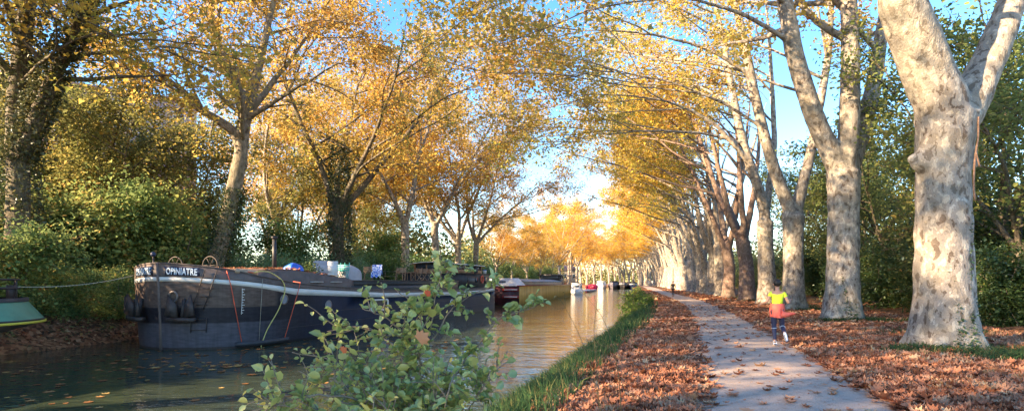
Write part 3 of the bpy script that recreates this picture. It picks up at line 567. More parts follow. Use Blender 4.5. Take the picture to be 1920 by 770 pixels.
# ------------------------------------------------------------------ fallen leaves, grass
rg = np.random.default_rng(9)
def strip(n, y0, y1, o0, o1, pw=1.0):
    f = rg.uniform(0, 1, n) ** pw; y = y0 + (y1 - y0) * f; o = rg.uniform(o0, o1, n) if np.isscalar(o0) else o0
    return np.stack([pl(y) + o, y, gz(o)], 1), o
lt = MB()
def litter(n, y0, y1, o0, o1, size, pw=1.0, lift=.05, shape='maple'):
    P, o = strip(n, y0, y1, o0, o1, pw); P[:, 2] += rg.uniform(.005, lift, n)
    pt = .55 + .16 * np.sin(P[:, 0] * 1.3 + P[:, 1] * .5) * np.cos(P[:, 1] * 1.1 - P[:, 0] * .4) + .09 * np.sin(P[:, 0] * 4.1 + P[:, 1] * 3.3); P[:, 2] += .02 * (1 + np.sin(P[:, 0] * 2.1 - P[:, 1] * 1.7) * np.cos(P[:, 1] * 1.3))
    leaves(lt, P, size, shape, rg, 1.2, .48, curl=1.3, rnd=np.clip(pt + rg.normal(0, .23, n), 0, 1))
litter(12500, 5.0, 18, -2.35, -.16, .112); litter(9000, 18, 45, -2.2, -.12, .15, shape='plane', lift=.06); litter(3500, 45, 110, -1.9, .1, .3, shape='plane', lift=.06)
litter(25000, 6, 20, 2.45, 9.5, .118); litter(17000, 20, 45, 2.35, 9.5, .17, shape='plane', lift=.06); litter(6000, 45, 110, 2.4, 8.5, .32, shape='plane')
# drifts: thicker ragged edges on to the path, sparse on the path itself
n = 900; y = rg.uniform(5, 45, n) ; o = -.14 + np.abs(rg.normal(0, .15, n)); P = np.stack([pl(y) + o, y, .03 + rg.uniform(0, .02, n)], 1); leaves(lt, P, .14, 'maple', rg, 1.6, .3)
n = 1100; o = 2.6 - np.abs(rg.normal(0, .18, n)); y = rg.uniform(5, 45, n); P = np.stack([pl(y) + o, y, .03 + rg.uniform(0, .02, n)], 1); leaves(lt, P, .14, 'maple', rg, 1.6, .3)
n = 2600; o = rg.beta(.45, .45, n) * 2.7 - .05; y = rg.uniform(5, 40, n); P = np.stack([pl(y) + o, y, .045 + rg.uniform(0, .006, n)], 1); leaves(lt, P, .035, 'plane', rg, 2.4, .25)
n = 330; o = rg.uniform(.2, 2.4, n); y = rg.uniform(5, 40, n); P = np.stack([pl(y) + o, y, .045 + rg.uniform(0, .012, n)], 1); leaves(lt, P, .13, 'maple', rg, 2.4, .25)
o = lt.build('fallen_leaves', M['litter_leaf']); o.color = (1, 1, 1, 1); tag(o, 'reddish brown fallen plane leaves covering both verges of the path', 'fallen leaves', kind='stuff')
lt = MB(); n = 9000; y = rg.uniform(18, 60, n); oo = rg.uniform(-31, -24.4, n); P = np.stack([pl(y) + oo, y, gz(oo) + rg.uniform(.02, .14, n)], 1); leaves(lt, P, .17, 'plane', rg, .9, .6)
o = lt.build('fallen_leaves', M['litter_leaf']); o.color = (.75, .8, .8, 1); tag(o, 'dull brown fallen leaves on the left bank slope', 'fallen leaves', kind='stuff')
# ground ivy on left bank
lt = MB(); n = 9000; y = rg.uniform(18, 60, n); oo = rg.uniform(-32, -24.6, n); kx = np.sin(y * 1.7) * np.cos(oo * 1.3 + y * .6) > -.25; y = y[kx]; oo = oo[kx]
P = np.stack([pl(y) + oo, y, gz(oo) + rg.uniform(.05, .38, len(y))], 1); leaves(lt, P, .12, 'ovate', rg, .6, .8)
o = lt.build('ground_cover', M['young_leaf']); o.color = (1, 1, 1, 1); tag(o, 'ivy and low weeds covering the left bank slope', 'ground cover', kind='stuff')
# floating leaves
lt = MB(); n = 420; y = rg.uniform(9, 26, n); oo = -22 + rg.gamma(2, 3.2, n); k = oo < -7; y, oo = y[k], oo[k]
P = np.stack([pl(y) + oo, y, np.full(len(y), WATER + .006)], 1); leaves(lt, P, .17, 'maple', rg, 30, .3, curl=.25)
n = 60; P = np.stack([-9.5 + rg.normal(0, 1.3, n), 17.2 + rg.normal(0, .5, n), np.full(n, WATER + .008)], 1); leaves(lt, P, .17, 'maple', rg, 30, .3, curl=.25)
o = lt.build('floating_leaves', M['float_leaf']); tag(o, 'brown leaves floating on the water before the barge bow', 'fallen leaves', kind='stuff')
def blades(mb, P, h, rg, wd=.012, lean=.35):
    n = len(P); hh = h * rg.uniform(.5, 1.25, n); a = rg.uniform(0, 6.3, n); s = np.stack([np.cos(a), np.sin(a), np.zeros(n)], 1) * (wd * hh / h)[:, None]
    b = rg.normal(0, lean, (n, 2)); d1 = np.stack([b[:, 0] * hh * .4, b[:, 1] * hh * .4, hh * .6], 1); d2 = np.stack([b[:, 0] * hh * 1.2, b[:, 1] * hh * 1.2, hh * (1 - .25 * np.linalg.norm(b, axis=1))], 1)
    V = np.stack([P - s, P + s, P + d1 - s * .8, P + d1 + s * .8, P + d2], 1).reshape(-1, 3); i = np.arange(n)[:, None] * 5
    r = rg.uniform(0, 1, n); F1 = i + np.array([0, 1, 3, 2]); F2 = i + np.array([2, 3, 4])
    mb.V.append(V); mb.F += [F1 + mb.n, F2 + mb.n]; mb.rnd += [r, r]; mb.mi += [np.zeros(n), np.zeros(n)]; mb.n += len(V)
g = MB()
for n, y0, y1, h, wd in ((15000, 5.5, 14, .36, .008), (16000, 14, 32, .40, .011), (9000, 32, 70, .42, .02), (5000, 70, 140, .5, .04)):
    y = rg.uniform(y0, y1, n); oo = -2.85 + rg.normal(0, .44, n) + .16 * np.sin(y * .8) * np.sin(y * 2.3 + 1); kk = rg.uniform(0, 1, n) < .62 + .38 * np.sin(y * 1.9) * np.cos(y * .73 + 2); y, oo = y[kk], oo[kk]; oo = np.clip(oo, -3.8, -1.9 if y1 < 30 else -1.7); P = np.stack([pl(y) + oo, y, gz(oo) - .02], 1); blades(g, P, h, rg, wd)
o = g.build('grass', M['grass']); tag(o, 'long green grass fringing the near canal bank', 'grass', kind='stuff')
g = MB()
for cx, cy, s in [(9.9, 12.4, .55), (10.8, 12.0, .6), (11.7, 12.1, .5), (10.3, 11.4, .35), (12.2, 11.3, .55), (11.4, 10.9, .5), (9.3, 12.9, .3), (12.9, 17, .8), (14.2, 22.2, .5), (13.0, 22.4, .4), (16.6, 31, .7), (18.8, 39, .8), (20.2, 46.6, .9), (22, 53.3, .9)]:
    n = 700; P = np.stack([cx + rg.normal(0, s, n), cy + rg.normal(0, s * .55, n), np.full(n, .0)], 1); blades(g, P, .27, rg, .010, .75)
for k in range(16):
    y = rg.uniform(6, 22); oo = rg.uniform(-1.8, -.3); n = 70; P = np.stack([pl(y) + oo + rg.normal(0, .09, n), y + rg.normal(0, .09, n), np.full(n, .01)], 1); blades(g, P, .1, rg, .012, .8)
for k in range(26):
    y = rg.uniform(16, 60); oo = rg.uniform(7, 10); n = 120; P = np.stack([pl(y) + oo + rg.normal(0, .25, n), y + rg.normal(0, .25, n), np.full(n, .04)], 1); blades(g, P, .25, rg, .012, .6)
o = g.build('grass', M['grass']); tag(o, 'grass tufts poking through the leaves round the plane trunks', 'grass', kind='stuff')
# ivy creeping up the first trunks: parts of their trees
trees_first = [o for o in COL.objects if o.name.startswith('plane_tree') and o.get('label') in lab1]
for T_, n in zip(trees_first[:2], (900, 650)):
    iv = MB()
    for a0, h in ((-1.1, 3.6), (-1.9, 1.9), (-1.5, .9), (-.2, 1.2)):
        k = n // 3; z = rg.uniform(0, 1, k) ** 1.4 * h; a = a0 + .14 * np.sin(z * 2.5) + rg.normal(0, .10, k) * (1.3 - z / h); r_ = .62 + .34 * np.exp(-z / .5) - .03 * z
        leaves(iv, np.stack([np.cos(a) * r_, np.sin(a) * r_, z], 1), .06, 'ovate', rg, .1, .7)
    iv.build('ivy', M['ivy_leaf'], T_).color = (1, 1.3, 1, 1)
# dried vine on the nearest trunk
v1 = MB(); v1.tube(spline([(.40, -.52, 5.5, .022), (.44, -.48, 5.0, .026), (.34, -.50, 4.6, .03), (.30, -.50, 3.9, .03), (.34, -.50, 3.55, .012)], 14)[0], .022, 6); v1.tube(spline([(.34, -.52, 4.7, .02), (.46, -.50, 4.3, .02), (.58, -.36, 4.4, .02)], 8)[0], .018, 6)
v1.build('vine', M['red_twig'], trees_first[0])
#@@PART2@@
# ------------------------------------------------------------------ buildings
M['pink'] = noisy('pink', [(.3, (.48, .30, .26)), (.7, (.58, .39, .34))], 2, .85)
M['cream'] = weather('cream', (.62, .55, .45), .1, .8)
M['glass'] = mat('glass', (.05, .07, .09), .08, 0, .8)
M['white'] = weather('white', (.72, .72, .70), .08, .5, 6)
M['tile'] = weather('tile', (.30, .16, .13), .2, .8, 4)
M['slate'] = weather('slate', (.16, .14, .17), .2, .7, 4)
def building(name, loc, rz, d, wallm, roofm, label, nx, nz, hip=0, win=(1.1, 1.6)):
    e = empty(name, loc, rz); tag(e, label, 'building'); W, D, H = d
    MB().box((0, 0, H / 2), (W, D, H)).build('wall', wallm, e)
    if hip:
        b = MB(); q = .5; z0, z1 = H + .003, H + hip
        b.add([(-W / 2 - q, -D / 2 - q, z0), (W / 2 + q, -D / 2 - q, z0), (W / 2 + q, D / 2 + q, z0), (-W / 2 - q, D / 2 + q, z0), (-W / 2 + D * .3, 0, z1), (W / 2 - D * .3, 0, z1)],
              [[(0, 1, 5, 4), (2, 3, 4, 5)], [(1, 2, 5), (3, 0, 4)], [(3, 2, 1, 0)]]); b.build('roof', roofm, e)
    else: MB().box((0, 0, H + .2), (W + .5, D + .5, .4)).build('roof', roofm, e)
    for k in range(nz):
        for i in range(nx):
            x = -W / 2 + W * (i + .5) / nx; z = H * (k + .55) / nz; f = MB(); a, c_ = win
            for q in ((x - a / 2, z, .08, c_), (x + a / 2, z, .08, c_), (x, z + c_ / 2, a + .08, .08), (x, z - c_ / 2, a + .2, .1)): f.box((q[0], -D / 2 - .03, q[1]), (q[2], .06, q[3]))
            wf = f.build('window', M['white'], e); MB().box((x, -D / 2 - .012, z), (a - .09, .02, c_ - .09)).build('pane', M['glass'], wf)
    return e
building('apartment_building', (-49, 62, 1.8), R(32), (24, 11, 20), M['pink'], M['tile'], 'pale pink apartment building glimpsed through leaves at far left', 7, 6)
building('house', (20.5, 232, 1.2), R(-8), (14, 8, 5.0), M['cream'], M['slate'], 'cream house with dark roof beyond the far end of the ochre barge', 4, 1, 2.2)

# ------------------------------------------------------------------ the long barge
M['brown_steel'] = None
m = M['hull'] = mat('hull', (.03, .035, .06), .5, 0, .25); v = coords(m); sp = N(m, 'SeparateXYZ'); L(m, v, sp.inputs[0])
nn = noise(m, v, 1.1, 4); nf = noise(m, coords(m, (.5, .5, 2)), 6, 6)
ax = N(m, 'MapRange'); ax.inputs[1].default_value = 3.0; ax.inputs[2].default_value = 2.75; L(m, sp.outputs[0], ax.inputs[0])
zn = N(m, 'MapRange'); zn.inputs[1].default_value = 1.56; zn.inputs[2].default_value = 1.6; L(m, sp.outputs[2], zn.inputs[0])
bm = N(m, 'Math', operation='MULTIPLY'); L(m, ax.outputs[0], bm.inputs[0]); L(m, zn.outputs[0], bm.inputs[1])
rb_ = ramp(m, [(.3, (.075, .05, .042)), (.55, (.12, .085, .072)), (.8, (.165, .125, .105))]); L(m, nf.outputs[0], rb_.inputs[0])
rn_ = ramp(m, [(.3, (.010, .016, .040)), (.55, (.016, .024, .055)), (.8, (.032, .038, .066))]); L(m, nn.outputs[0], rn_.inputs[0])
bx = N(m, 'MapRange'); bx.inputs[1].default_value = 3.5; bx.inputs[2].default_value = 7.5; L(m, sp.outputs[0], bx.inputs[0])
dk = ramp(m, [(.3, (.016, .015, .021)), (.7, (.032, .029, .036))]); L(m, nf.outputs[0], dk.inputs[0])
c = mixc(m, bx.outputs[0], dk.outputs[0], rn_.outputs[0]); c = mixc(m, bm.outputs[0], c, rb_.outputs[0])
lz = N(m, 'MapRange'); lz.inputs[1].default_value = 1.02; lz.inputs[2].default_value = .97; L(m, sp.outputs[2], lz.inputs[0])
lx = N(m, 'MapRange'); lx.inputs[1].default_value = 4.5; lx.inputs[2].default_value = 1.5; L(m, sp.outputs[0], lx.inputs[0])
lm_ = N(m, 'Math', operation='MULTIPLY'); L(m, lz.outputs[0], lm_.inputs[0]); L(m, lx.outputs[0], lm_.inputs[1])
gy = ramp(m, [(.3, (.06, .058, .072)), (.7, (.10, .095, .115))]); L(m, nf.outputs[0], gy.inputs[0]); c = mixc(m, lm_.outputs[0], c, gy.outputs[0])  # low bow band paler: wet steel with reflected light in its colour
wl = ramp(m, [(.0, (.0, .0, .0)), (.5, (1, 1, 1))]); wz = N(m, 'MapRange'); wz.inputs[1].default_value = .02; wz.inputs[2].default_value = .16; L(m, sp.outputs[2], wz.inputs[0])
wx = ramp(m, [(.4, (.55, .45, .35)), (.6, (1, 1, 1))]); L(m, wz.outputs[0], wx.inputs[0]); c = mixc(m, 1.0, c, wx.outputs[0], 'MULTIPLY')
st_ = noise(m, coords(m, (2.5, 2.5, .12)), 3, 5); rs_ = ramp(m, [(.35, (.8, .78, .76)), (.6, (1.05, 1.05, 1.05))]); L(m, st_.outputs[0], rs_.inputs[0]); c = mixc(m, .8, c, rs_.outputs[0], 'MULTIPLY')
L(m, c, m.node_tree.nodes['Principled BSDF'].inputs['Base Color']); bump(m, nn.outputs[0], .12, .03)
M['brown_paint'] = weather('brown_paint', (.12, .09, .08), .3, .6, 4); M['black_paint'] = weather('black_paint', (.035, .034, .038), .35, .5, 4)
M['dark_iron'] = weather('dark_iron', (.06, .048, .045), .35, .6, 8, metal=.4); M['worn_iron'] = weather('worn_iron', (.24, .2, .18), .35, .55, 8, metal=.5)
M['stripe'] = weather('stripe', (.70, .69, .66), .12, .5, 3, (.6, .6, 4)); M['plate_blue'] = mat('plate_blue', (.02, .03, .07), .4); M['letter'] = mat('letter', (.55, .68, .82), .4)
M['wood'] = noisy('wood', [(.3, (.26, .12, .06)), (.7, (.42, .22, .11))], 6, .5, (1, 1, 6)); M['chair_wood'] = noisy('chair_wood', [(.3, (.26, .16, .10)), (.7, (.44, .29, .19))], 10, .6)
M['orange'] = mat('orange', (.75, .12, .06), .6); M['rope'] = weather('rope', (.42, .38, .28), .2, .9, 30); M['yellow'] = weather('yellow', (.62, .52, .16), .15, .5, 6)
M['tarp'] = weather('tarp', (.02, .13, .60), .2, .4, 4); M['cover'] = weather('cover', (.42, .41, .45), .1, .7, 6); M['teal'] = mat('teal', (.08, .42, .38), .45); M['tan'] = weather('tan', (.45, .32, .22), .2, .7)
M['litter_roof'] = noisy('litter_roof', [(.3, (.06, .04, .03)), (.55, (.14, .09, .065)), (.8, (.30, .18, .11))], 9, .9, bs=.8, bd=.03); M['cloth'] = mat('cloth', (.7, .72, .78), .8)
BA = math.atan2(.965, .263); BO = Vector((-13.2, 20.9, WATER))
def b2w(t, y, z): return Vector((BO.x + .263 * t - .965 * y, BO.y + .965 * t + .263 * y, BO.z + z))
def bt(u, y): q = (u - 960) / 1050; return (q * (20.9 + .263 * y) + 13.2 + .965 * y) / (.263 - q * .965)
def bz(v, t, y): Z = 20.9 + .965 * t + .263 * y; return EYE + (528 - v) / 1050 * Z - WATER
LEN = 36.0
def bw(t):
    t = np.asarray(t, float); a = (1 - np.clip(1 - t / 3.6, 0, 1) ** 3.2) ** .62; b = (1 - np.clip(1 - (LEN - t) / 3.8, 0, 1) ** 2.6) ** .55
    return 2.95 * np.minimum(a, b)
def sheer(t): return np.interp(t, [0, .4, .8, 2, 4, 6, 10, 14, 26, 31, 34, 36], [3.24, 3.14, 3.05, 2.76, 2.5, 2.36, 2.16, 2.06, 1.98, 2.08, 2.2, 2.3])
def strt(t): return np.interp(t, [0, 1, 2, 4, 8, 12, 24, 31, 36], [2.74, 2.62, 2.5, 2.27, 2.1, 1.94, 1.78, 1.88, 2.1])
def strh(t): return np.interp(t, [0, 2, 4, 36], [.16, .19, .27, .25])
ts = np.unique(np.concatenate([LEN * 0 + 3.6 * (1 - np.cos(np.linspace(0, math.pi / 2, 22))), np.arange(4, 32, 1.0), LEN - 3.8 * (1 - np.cos(np.linspace(0, math.pi / 2, 14)))]))
def hp(t, side, z, off=0):
    """point on the hull shell; side -1 starboard, +1 port"""
    e = 1e-3; t = np.asarray(t, float); wv = bw(t); dw = (bw(np.minimum(t + e, LEN)) - bw(np.maximum(t - e, 0))) / (2 * e); n = np.stack([-dw, np.ones_like(dw)], -1); n /= np.linalg.norm(n, axis=-1)[..., None]
    rake = .10 * (2.6 - z) * np.exp(-t / 1.2) * .5; sh = 1 - .05 * np.clip(2 - z, 0, 2.5) * np.exp(-t / 3)
    return np.stack([t + rake + n[..., 0] * off, side * (wv * sh + n[..., 1] * off), np.broadcast_to(z, t.shape)], -1)
barge = empty('barge', BO, BA); tag(barge, 'long dark houseboat barge with brown bow and white stripe, moored on the left', 'barge')
hb = MB(); zr = [-.5, 0, .35, .8, 1.3, 1.8]
for side in (-1, 1):
    G = [hp(ts, side, z) for z in zr]
    G.append(np.stack([*hp(ts, side, strt(ts) - .3).T], -1)); G.append(hp(ts, side, sheer(ts))); G.append(hp(ts, side, sheer(ts), -.09)); G.append(hp(ts, side, sheer(ts) - .5 * np.exp(-ts / 4) - .1, -.09))
    hb.grid(G)
o = hb.build('hull', M['hull'], barge, True)
bb = MB()
for side in (-1, 1):   # bulwark paint above the stripe
    t_ = ts; bb.grid([hp(t_, side, strt(t_) + .01, .004), hp(t_, side, sheer(t_) + .004, .004), hp(t_, side, sheer(t_) + .006, -.10)])
bb.build('bulwark', M['brown_paint'], barge, True)
dz = lambda t: sheer(t) - .5 * np.exp(-t / 4) - .1
db = MB(); G = np.stack([hp(ts, -1, dz(ts), -.08), hp(ts, 1, dz(ts), -.08)], 1); db.grid(G).build('deck', M['brown_paint'], barge)
def band(name, ztop, h, off, m, t0=0, t1=LEN, sides=(-1, 1)):
    b = MB(); q = ts[(ts >= t0) & (ts <= t1)]
    for s in sides: b.grid([hp(q, s, ztop(q), 0), hp(q, s, ztop(q), off), hp(q, s, ztop(q) - (h(q) if callable(h) else h), off), hp(q, s, ztop(q) - (h(q) if callable(h) else h), 0)])
    return b.build(name, m, barge)
band('white_stripe', strt, strh, .012, M['stripe'])
band('rubbing_strake', lambda t: strt(t) + .055, .04, .025, M['brown_paint']); band('gunwale_rail', lambda t: sheer(t) + .04, .05, .02, M['brown_paint'])
band('hull_seam', lambda t: 0 * t + 1.18, .02, .012, M['black_paint'], 6); band('hull_seam', lambda t: 0 * t + .62, .02, .012, M['black_paint'], 3)
b = MB(); b.tube([(.12, 0, -.4), (.10, 0, 1), (.02, 0, 2.2), (-.03, 0, 3.27)], .06, 10); b.build('stem_post', M['brown_paint'], barge, True)
MB().tube([(LEN - .02, -1.2, -.2), (LEN - .02, -1.3, 2.35)], .06, 8).build('stern_post', M['yellow'], barge)
# arclength helper for lettering along the curved bow
tq = 3.6 * (1 - np.cos(np.linspace(0, math.pi / 2, 400))); P_ = np.stack([tq, bw(tq)], 1); sq = np.concatenate([[0], np.cumsum(np.linalg.norm(np.diff(P_, axis=0), axis=1))])
def s2t(s): return np.interp(s, sq, tq)
def text_mesh(body, size, bold=.012, shear=.12, res=2):
    cu = bpy.data.curves.new('t', 'FONT'); cu.body = body; cu.size = size; cu.offset = bold; cu.shear = shear; cu.extrude = .004; cu.resolution_u = res; cu.space_character = 1.06
    ob = bpy.data.objects.new('t', cu); COL.objects.link(ob); dg = bpy.context.evaluated_depsgraph_get(); dg.update(); me = bpy.data.meshes.new_from_object(ob.evaluated_get(dg)); bpy.data.objects.remove(ob); return me
me = text_mesh('OPINIATRE', .38, .009)
for side, s0, sc_ in ((-1, .36, .56), (1, 1.5, .58)):
    m2 = me.copy(); V = np.empty(len(m2.vertices) * 3); m2.vertices.foreach_get('co', V); V = V.reshape(-1, 3); x = V[:, 0] * sc_
    wd = x.max(); s = (s0 + x) if side < 0 else (s0 - x); t = s2t(np.clip(s, .02, None)); zb_ = strt(t) + .10
    Q = hp(t, side, zb_ + V[:, 1] * .93, 0.034 + np.where(V[:, 2] > 0, .006, 0)); m2.vertices.foreach_set('co', Q.ravel()); m2.materials.append(M['letter'])
    # the dark name board under the letters
    sa = np.linspace(min(s) - .07, max(s) + .07, 14); tt_ = s2t(np.clip(sa, .02, None)); zb2 = strt(tt_) + .065
    nb_ = MB().grid([hp(tt_, side, zb2, .004), hp(tt_, side, zb2, .028), hp(tt_, side, zb2 + .32, .028), hp(tt_, side, zb2 + .32, .004)]).build('name_board', M['plate_blue'], barge)
    link('lettering', m2, nb_)
# draft marks
b = MB(); t_ = s2t(np.array([3.0, 3.02, 3.04])); 
for z in np.arange(1.35, 2.3, .1):
    q = s2t(np.array([3.0, 3.09 if int(round(z * 10)) % 2 else 3.05])); b.grid([hp(q, -1, z, .006), hp(q, -1, z + .02, .006)])
q = s2t(np.array([2.985, 3.0])); b.grid([hp(q, -1, z, .006) for z in (1.3, 1.8, 2.3)]); b.build('draft_marks', M['white'], barge)
def oval(t, z, rx, rz_, name, m1, m2):
    a = np.linspace(0, 2 * math.pi, 25); fr = MB(); out = hp(t + rx * np.cos(a), -1, z + rz_ * np.sin(a), .0); mid = hp(t + rx * np.cos(a), -1, z + rz_ * np.sin(a), .03); inn = hp(t + rx * .8 * np.cos(a), -1, z + rz_ * .8 * np.sin(a), .03)
    fr.grid([out, mid, inn]); f = fr.build(name, m1, barge); c_ = hp(np.array([t]), -1, z, .02)
    i = np.arange(24); MB().add(np.vstack([hp(t + rx * .8 * np.cos(a), -1, z + rz_ * .8 * np.sin(a), .02), c_]), [np.stack([i, i + 1, np.full(24, 25)], 1)]).build('pane', m2, f)
M['dull_glass'] = mat('dull_glass', (.25, .27, .32), .25)
oval(3.3, 1.82, .24, .22, 'porthole', M['worn_iron'], M['dull_glass']); oval(6.5, 1.45, .26, .24, 'porthole', M['worn_iron'], M['dull_glass']); oval(22.3, 1.02, .28, .24, 'porthole', M['white'], M['glass'])
def rrect(t, z, a, h, r, n=5):
    P = []
    for k, (cx, cz) in enumerate([(a - r, h - r), (-a + r, h - r), (-a + r, -h + r), (a - r, -h + r)]):
        for q in range(n + 1): an = math.pi / 2 * (k + q / n); P.append((t + cx + r * math.cos(an), z + cz + r * math.sin(an)))
    P.append(P[0]); return np.array(P)
A, B = rrect(11.4, 1.27, 1.0, .33, .2), rrect(11.4, 1.27, .88, .24, .15)
f = MB().grid([hp(A[:, 0], -1, A[:, 1], 0), hp(A[:, 0], -1, A[:, 1], .04), hp(B[:, 0], -1, B[:, 1], .04), hp(B[:, 0], -1, B[:, 1], .0)]).build('window', M['white'], barge)
i = np.arange(len(B) - 1); MB().add(np.vstack([hp(B[:, 0], -1, B[:, 1], .012), hp(np.array([11.4]), -1, 1.27, .012)]), [np.stack([i, i + 1, np.full(len(i), len(B))], 1)]).build('pane', M['glass'], f)
# superstructure
b = MB(); q = np.array([3.5, 4.2, 5.2, 6.5, 8, 9.6]); hw = np.array([1.5, 2.0, 2.3, 2.4, 2.45, 2.45]); zt = np.array([3.05, 3.12, 3.12, 3.02, 2.86, 2.76])
G = np.stack([np.stack([q, -hw, q * 0 + 2.1], 1), np.stack([q, -hw, zt - .14], 1), np.stack([q, -hw * .8, zt], 1), np.stack([q, hw * .8, zt], 1), np.stack([q, hw, zt - .14], 1), np.stack([q, hw, q * 0 + 2.1], 1)])
b.grid(G); b.add(np.stack([G[i, 0] for i in range(6)]), [[list(range(6))]]); b.add(np.stack([G[i, -1] for i in range(6)]), [[list(range(6))]]); b.build('fore_cabin', M['brown_paint'], barge)
b = MB(); G2 = np.stack([np.stack([q, -hw * .86, zt - .02], 1), np.stack([q, -hw * .5, zt + .02], 1), np.stack([q, hw * .5, zt + .02], 1), np.stack([q, hw * .86, zt - .02], 1)]); b.grid(G2).build('cabin_roof', M['litter_roof'], barge)
b = MB(); b.box((16.9, 0, 2.15), (15.2, 5.24, .36)); b.build('coaming', M['black_paint'], barge)
b = MB(); b.box((17.2, 0, 2.47), (15.3, 5.05, .27)); b.build('coaming_upper', M['black_paint'], barge); b = MB().box((17.2, 0, 2.62), (15.4, 5.15, .05)); b.build('hatch_cover', M['brown_paint'], barge)
for t in (6.3, 7.9): MB().box((t, -2.46, 2.55), (.9, .10, .03)).build('step', M['stripe'], barge)
# aft trunk cabin + wheelhouse
b = MB(); b.box((29.2, 0, 2.6), (8.4, 4.8, 1.25)).build('aft_cabin', M['black_paint'], barge); MB().box((29.2, 0, 3.25), (8.6, 5.0, .07)).build('cabin_roof', M['litter_roof'], barge)
for t, a, z, h in ((27.4, .2, 2.75, .35), (29.6, .7, 2.72, .45), (32.1, .55, 2.7, .6)):
    f = MB().box((t, -2.41, z), (a, .05, h)).build('window', M['dark_iron'], barge); MB().box((t, -2.44, z), (a - .1, .02, h - .1)).build('pane', M['glass'], f)
wh = MB(); WX0, WX1, WY = 25.6, 33.4, 1.65
wh.box(((WX0 + WX1) / 2, 0, 3.44), (WX1 - WX0, 2 * WY, .30))
posts = np.linspace(WX0 + .06, WX1 - .06, 6)
for x in posts:
    for s in (-1, 1): wh.box((x, s * (WY - .06), 3.79), (.13, .12, .42))
for y in (-.55, .55):
    for x in (WX0 + .06, WX1 - .06): wh.box((x, y, 3.79), (.12, .1, .42))
wh.build('wheelhouse', M['wood'], barge)
for i in range(5):
    for s in (-1, 1): MB().box(((posts[i] + posts[i + 1]) / 2, s * (WY - .07), 3.79), (posts[1] - posts[0] - .14, .02, .40)).build('pane', M['glass'], barge)
for x in (WX0 + .06, WX1 - .06): MB().box((x, 0, 3.79), (.02, 2 * WY - .3, .40)).build('pane', M['glass'], barge)
b = MB(); yy = np.linspace(-WY - .2, WY + .2, 9); q = np.array([WX0 - .3, WX1 + .3]); zz = 4.0 + .14 * (1 - (yy / 1.85) ** 2)
b.grid(np.stack([np.stack([q, q * 0 + y, q * 0 + z + .05], 1) for y, z in zip(yy, zz)])); b.grid(np.stack([np.stack([q, q * 0 + y, q * 0 + z], 1) for y, z in zip(yy, zz)])[::-1]); 
for y_ in (yy[0], yy[-1]): b.box((29.5, y_, 4.025), (8.4, .04, .07))
for x_ in q: b.prism([(y, z) for y, z in zip(yy, zz)] + [(y, z + .05) for y, z in zip(yy[::-1], zz[::-1])], .02, 0, x_)
b.build('wheelhouse_roof', M['stripe'], barge)
# bow gear
def anchor(s_, side, z, rot):
    b = MB(); b.tube([(0, .0, .15), (0, .12, -.45)], .06, 8)
    for sx in (-1, 1):
        b.add([(sx * .08, .10, -.5), (sx * .46, .22, -.40), (sx * .36, .28, .30), (sx * .12, .14, -.05), (sx * .10, .26, -.46), (sx * .44, .34, -.36), (sx * .35, .33, .28), (sx * .13, .26, -.03)],
              [[(0, 1, 2, 3), (7, 6, 5, 4), (0, 4, 5, 1), (1, 5, 6, 2), (2, 6, 7, 3), (3, 7, 4, 0)]])
    b.box((0, .17, -.52), (.85, .22, .13)); o = b.build('anchor', M['dark_iron'], barge)
    t = float(s2t(s_)); p = hp(np.array([t]), side, z, .03)[0]; p2 = hp(np.array([t]), side, z, .5)[0]; d = p2 - p
    o.location = p; o.rotation_euler = (0, 0, math.atan2(d[1], d[0]) - math.pi / 2); o.scale = (rot,) * 3; return o
anchor(1.0, -1, 1.75, 1.15); anchor(1.05, 1, 1.75, 1.15); anchor(2.4, 1, 1.7, 1.0)
a = np.linspace(0, 2 * math.pi, 20); p = hp(s2t(np.array([.62])), -1, 2.0, .06)[0]; MB().tube(np.stack([p[0] + 0 * a, p[1] + .19 * np.cos(a), p[2] + .19 * np.sin(a)], 1), .04, 6, False).build('hawse_ring', M['worn_iron'], barge)
b = MB()
for s in (1.75, 2.15):
    P = [hp(s2t(np.array([s - k * .16])), -1, z, .07)[0] for k, z in enumerate((3.0, 2.5, 2.0, 1.5))]; b.tube(P, .018, 6)
for z, k in ((2.3, .45), (2.0, 1.0), (1.7, 1.6)): b.tube([hp(s2t(np.array([s - k * .2])), -1, z, .07)[0] for s in (1.75, 2.15)], .016, 6)
for z0 in (.75, 1.15): b.tube([hp(s2t(np.array([s])), -1, z0, .05)[0] for s in (1.25, 1.5, 1.8)], .015, 6)
for s in (1.25, 1.8): b.tube([hp(s2t(np.array([s])), -1, z, .05)[0] for z in (.65, 1.2)], .015, 6)
b.build('ladder', M['dark_iron'], barge)
for y in (1.3, -.45):
    b = MB(); c_ = np.array([2.0, y, 3.22]); a = np.linspace(0, 2 * math.pi, 28); b.tube(np.stack([c_[0] + 0 * a, c_[1] + .36 * np.cos(a), c_[2] + .36 * np.sin(a)], 1), .025, 6, False)
    for k in range(6): b.tube([c_, c_ + np.array([0, .36 * math.cos(k * 1.047), .36 * math.sin(k * 1.047)])], .014, 5)
    b.build('winch_wheel', M['dark_iron'], barge)
b = MB(); b.tube([(2.0, -.6, 2.95), (2.0, 1.4, 2.95)], .2, 14); b.box((2.0, .4, 2.6), (.7, 1.2, .8)); b.build('windlass', M['black_paint'], barge)
MB().box((2.6, .4, 2.85), (.9, 2.0, .5), 0, .8).build('deck_locker', M['slate'], barge)
b = MB(); b.cyl((.6, .9, 3.2), .03, .8, 8); o = b.build('mast', M['dark_iron'], barge); MB().ball((.6, .9, 3.62), .10).build('lamp', M['plate_blue'], o)
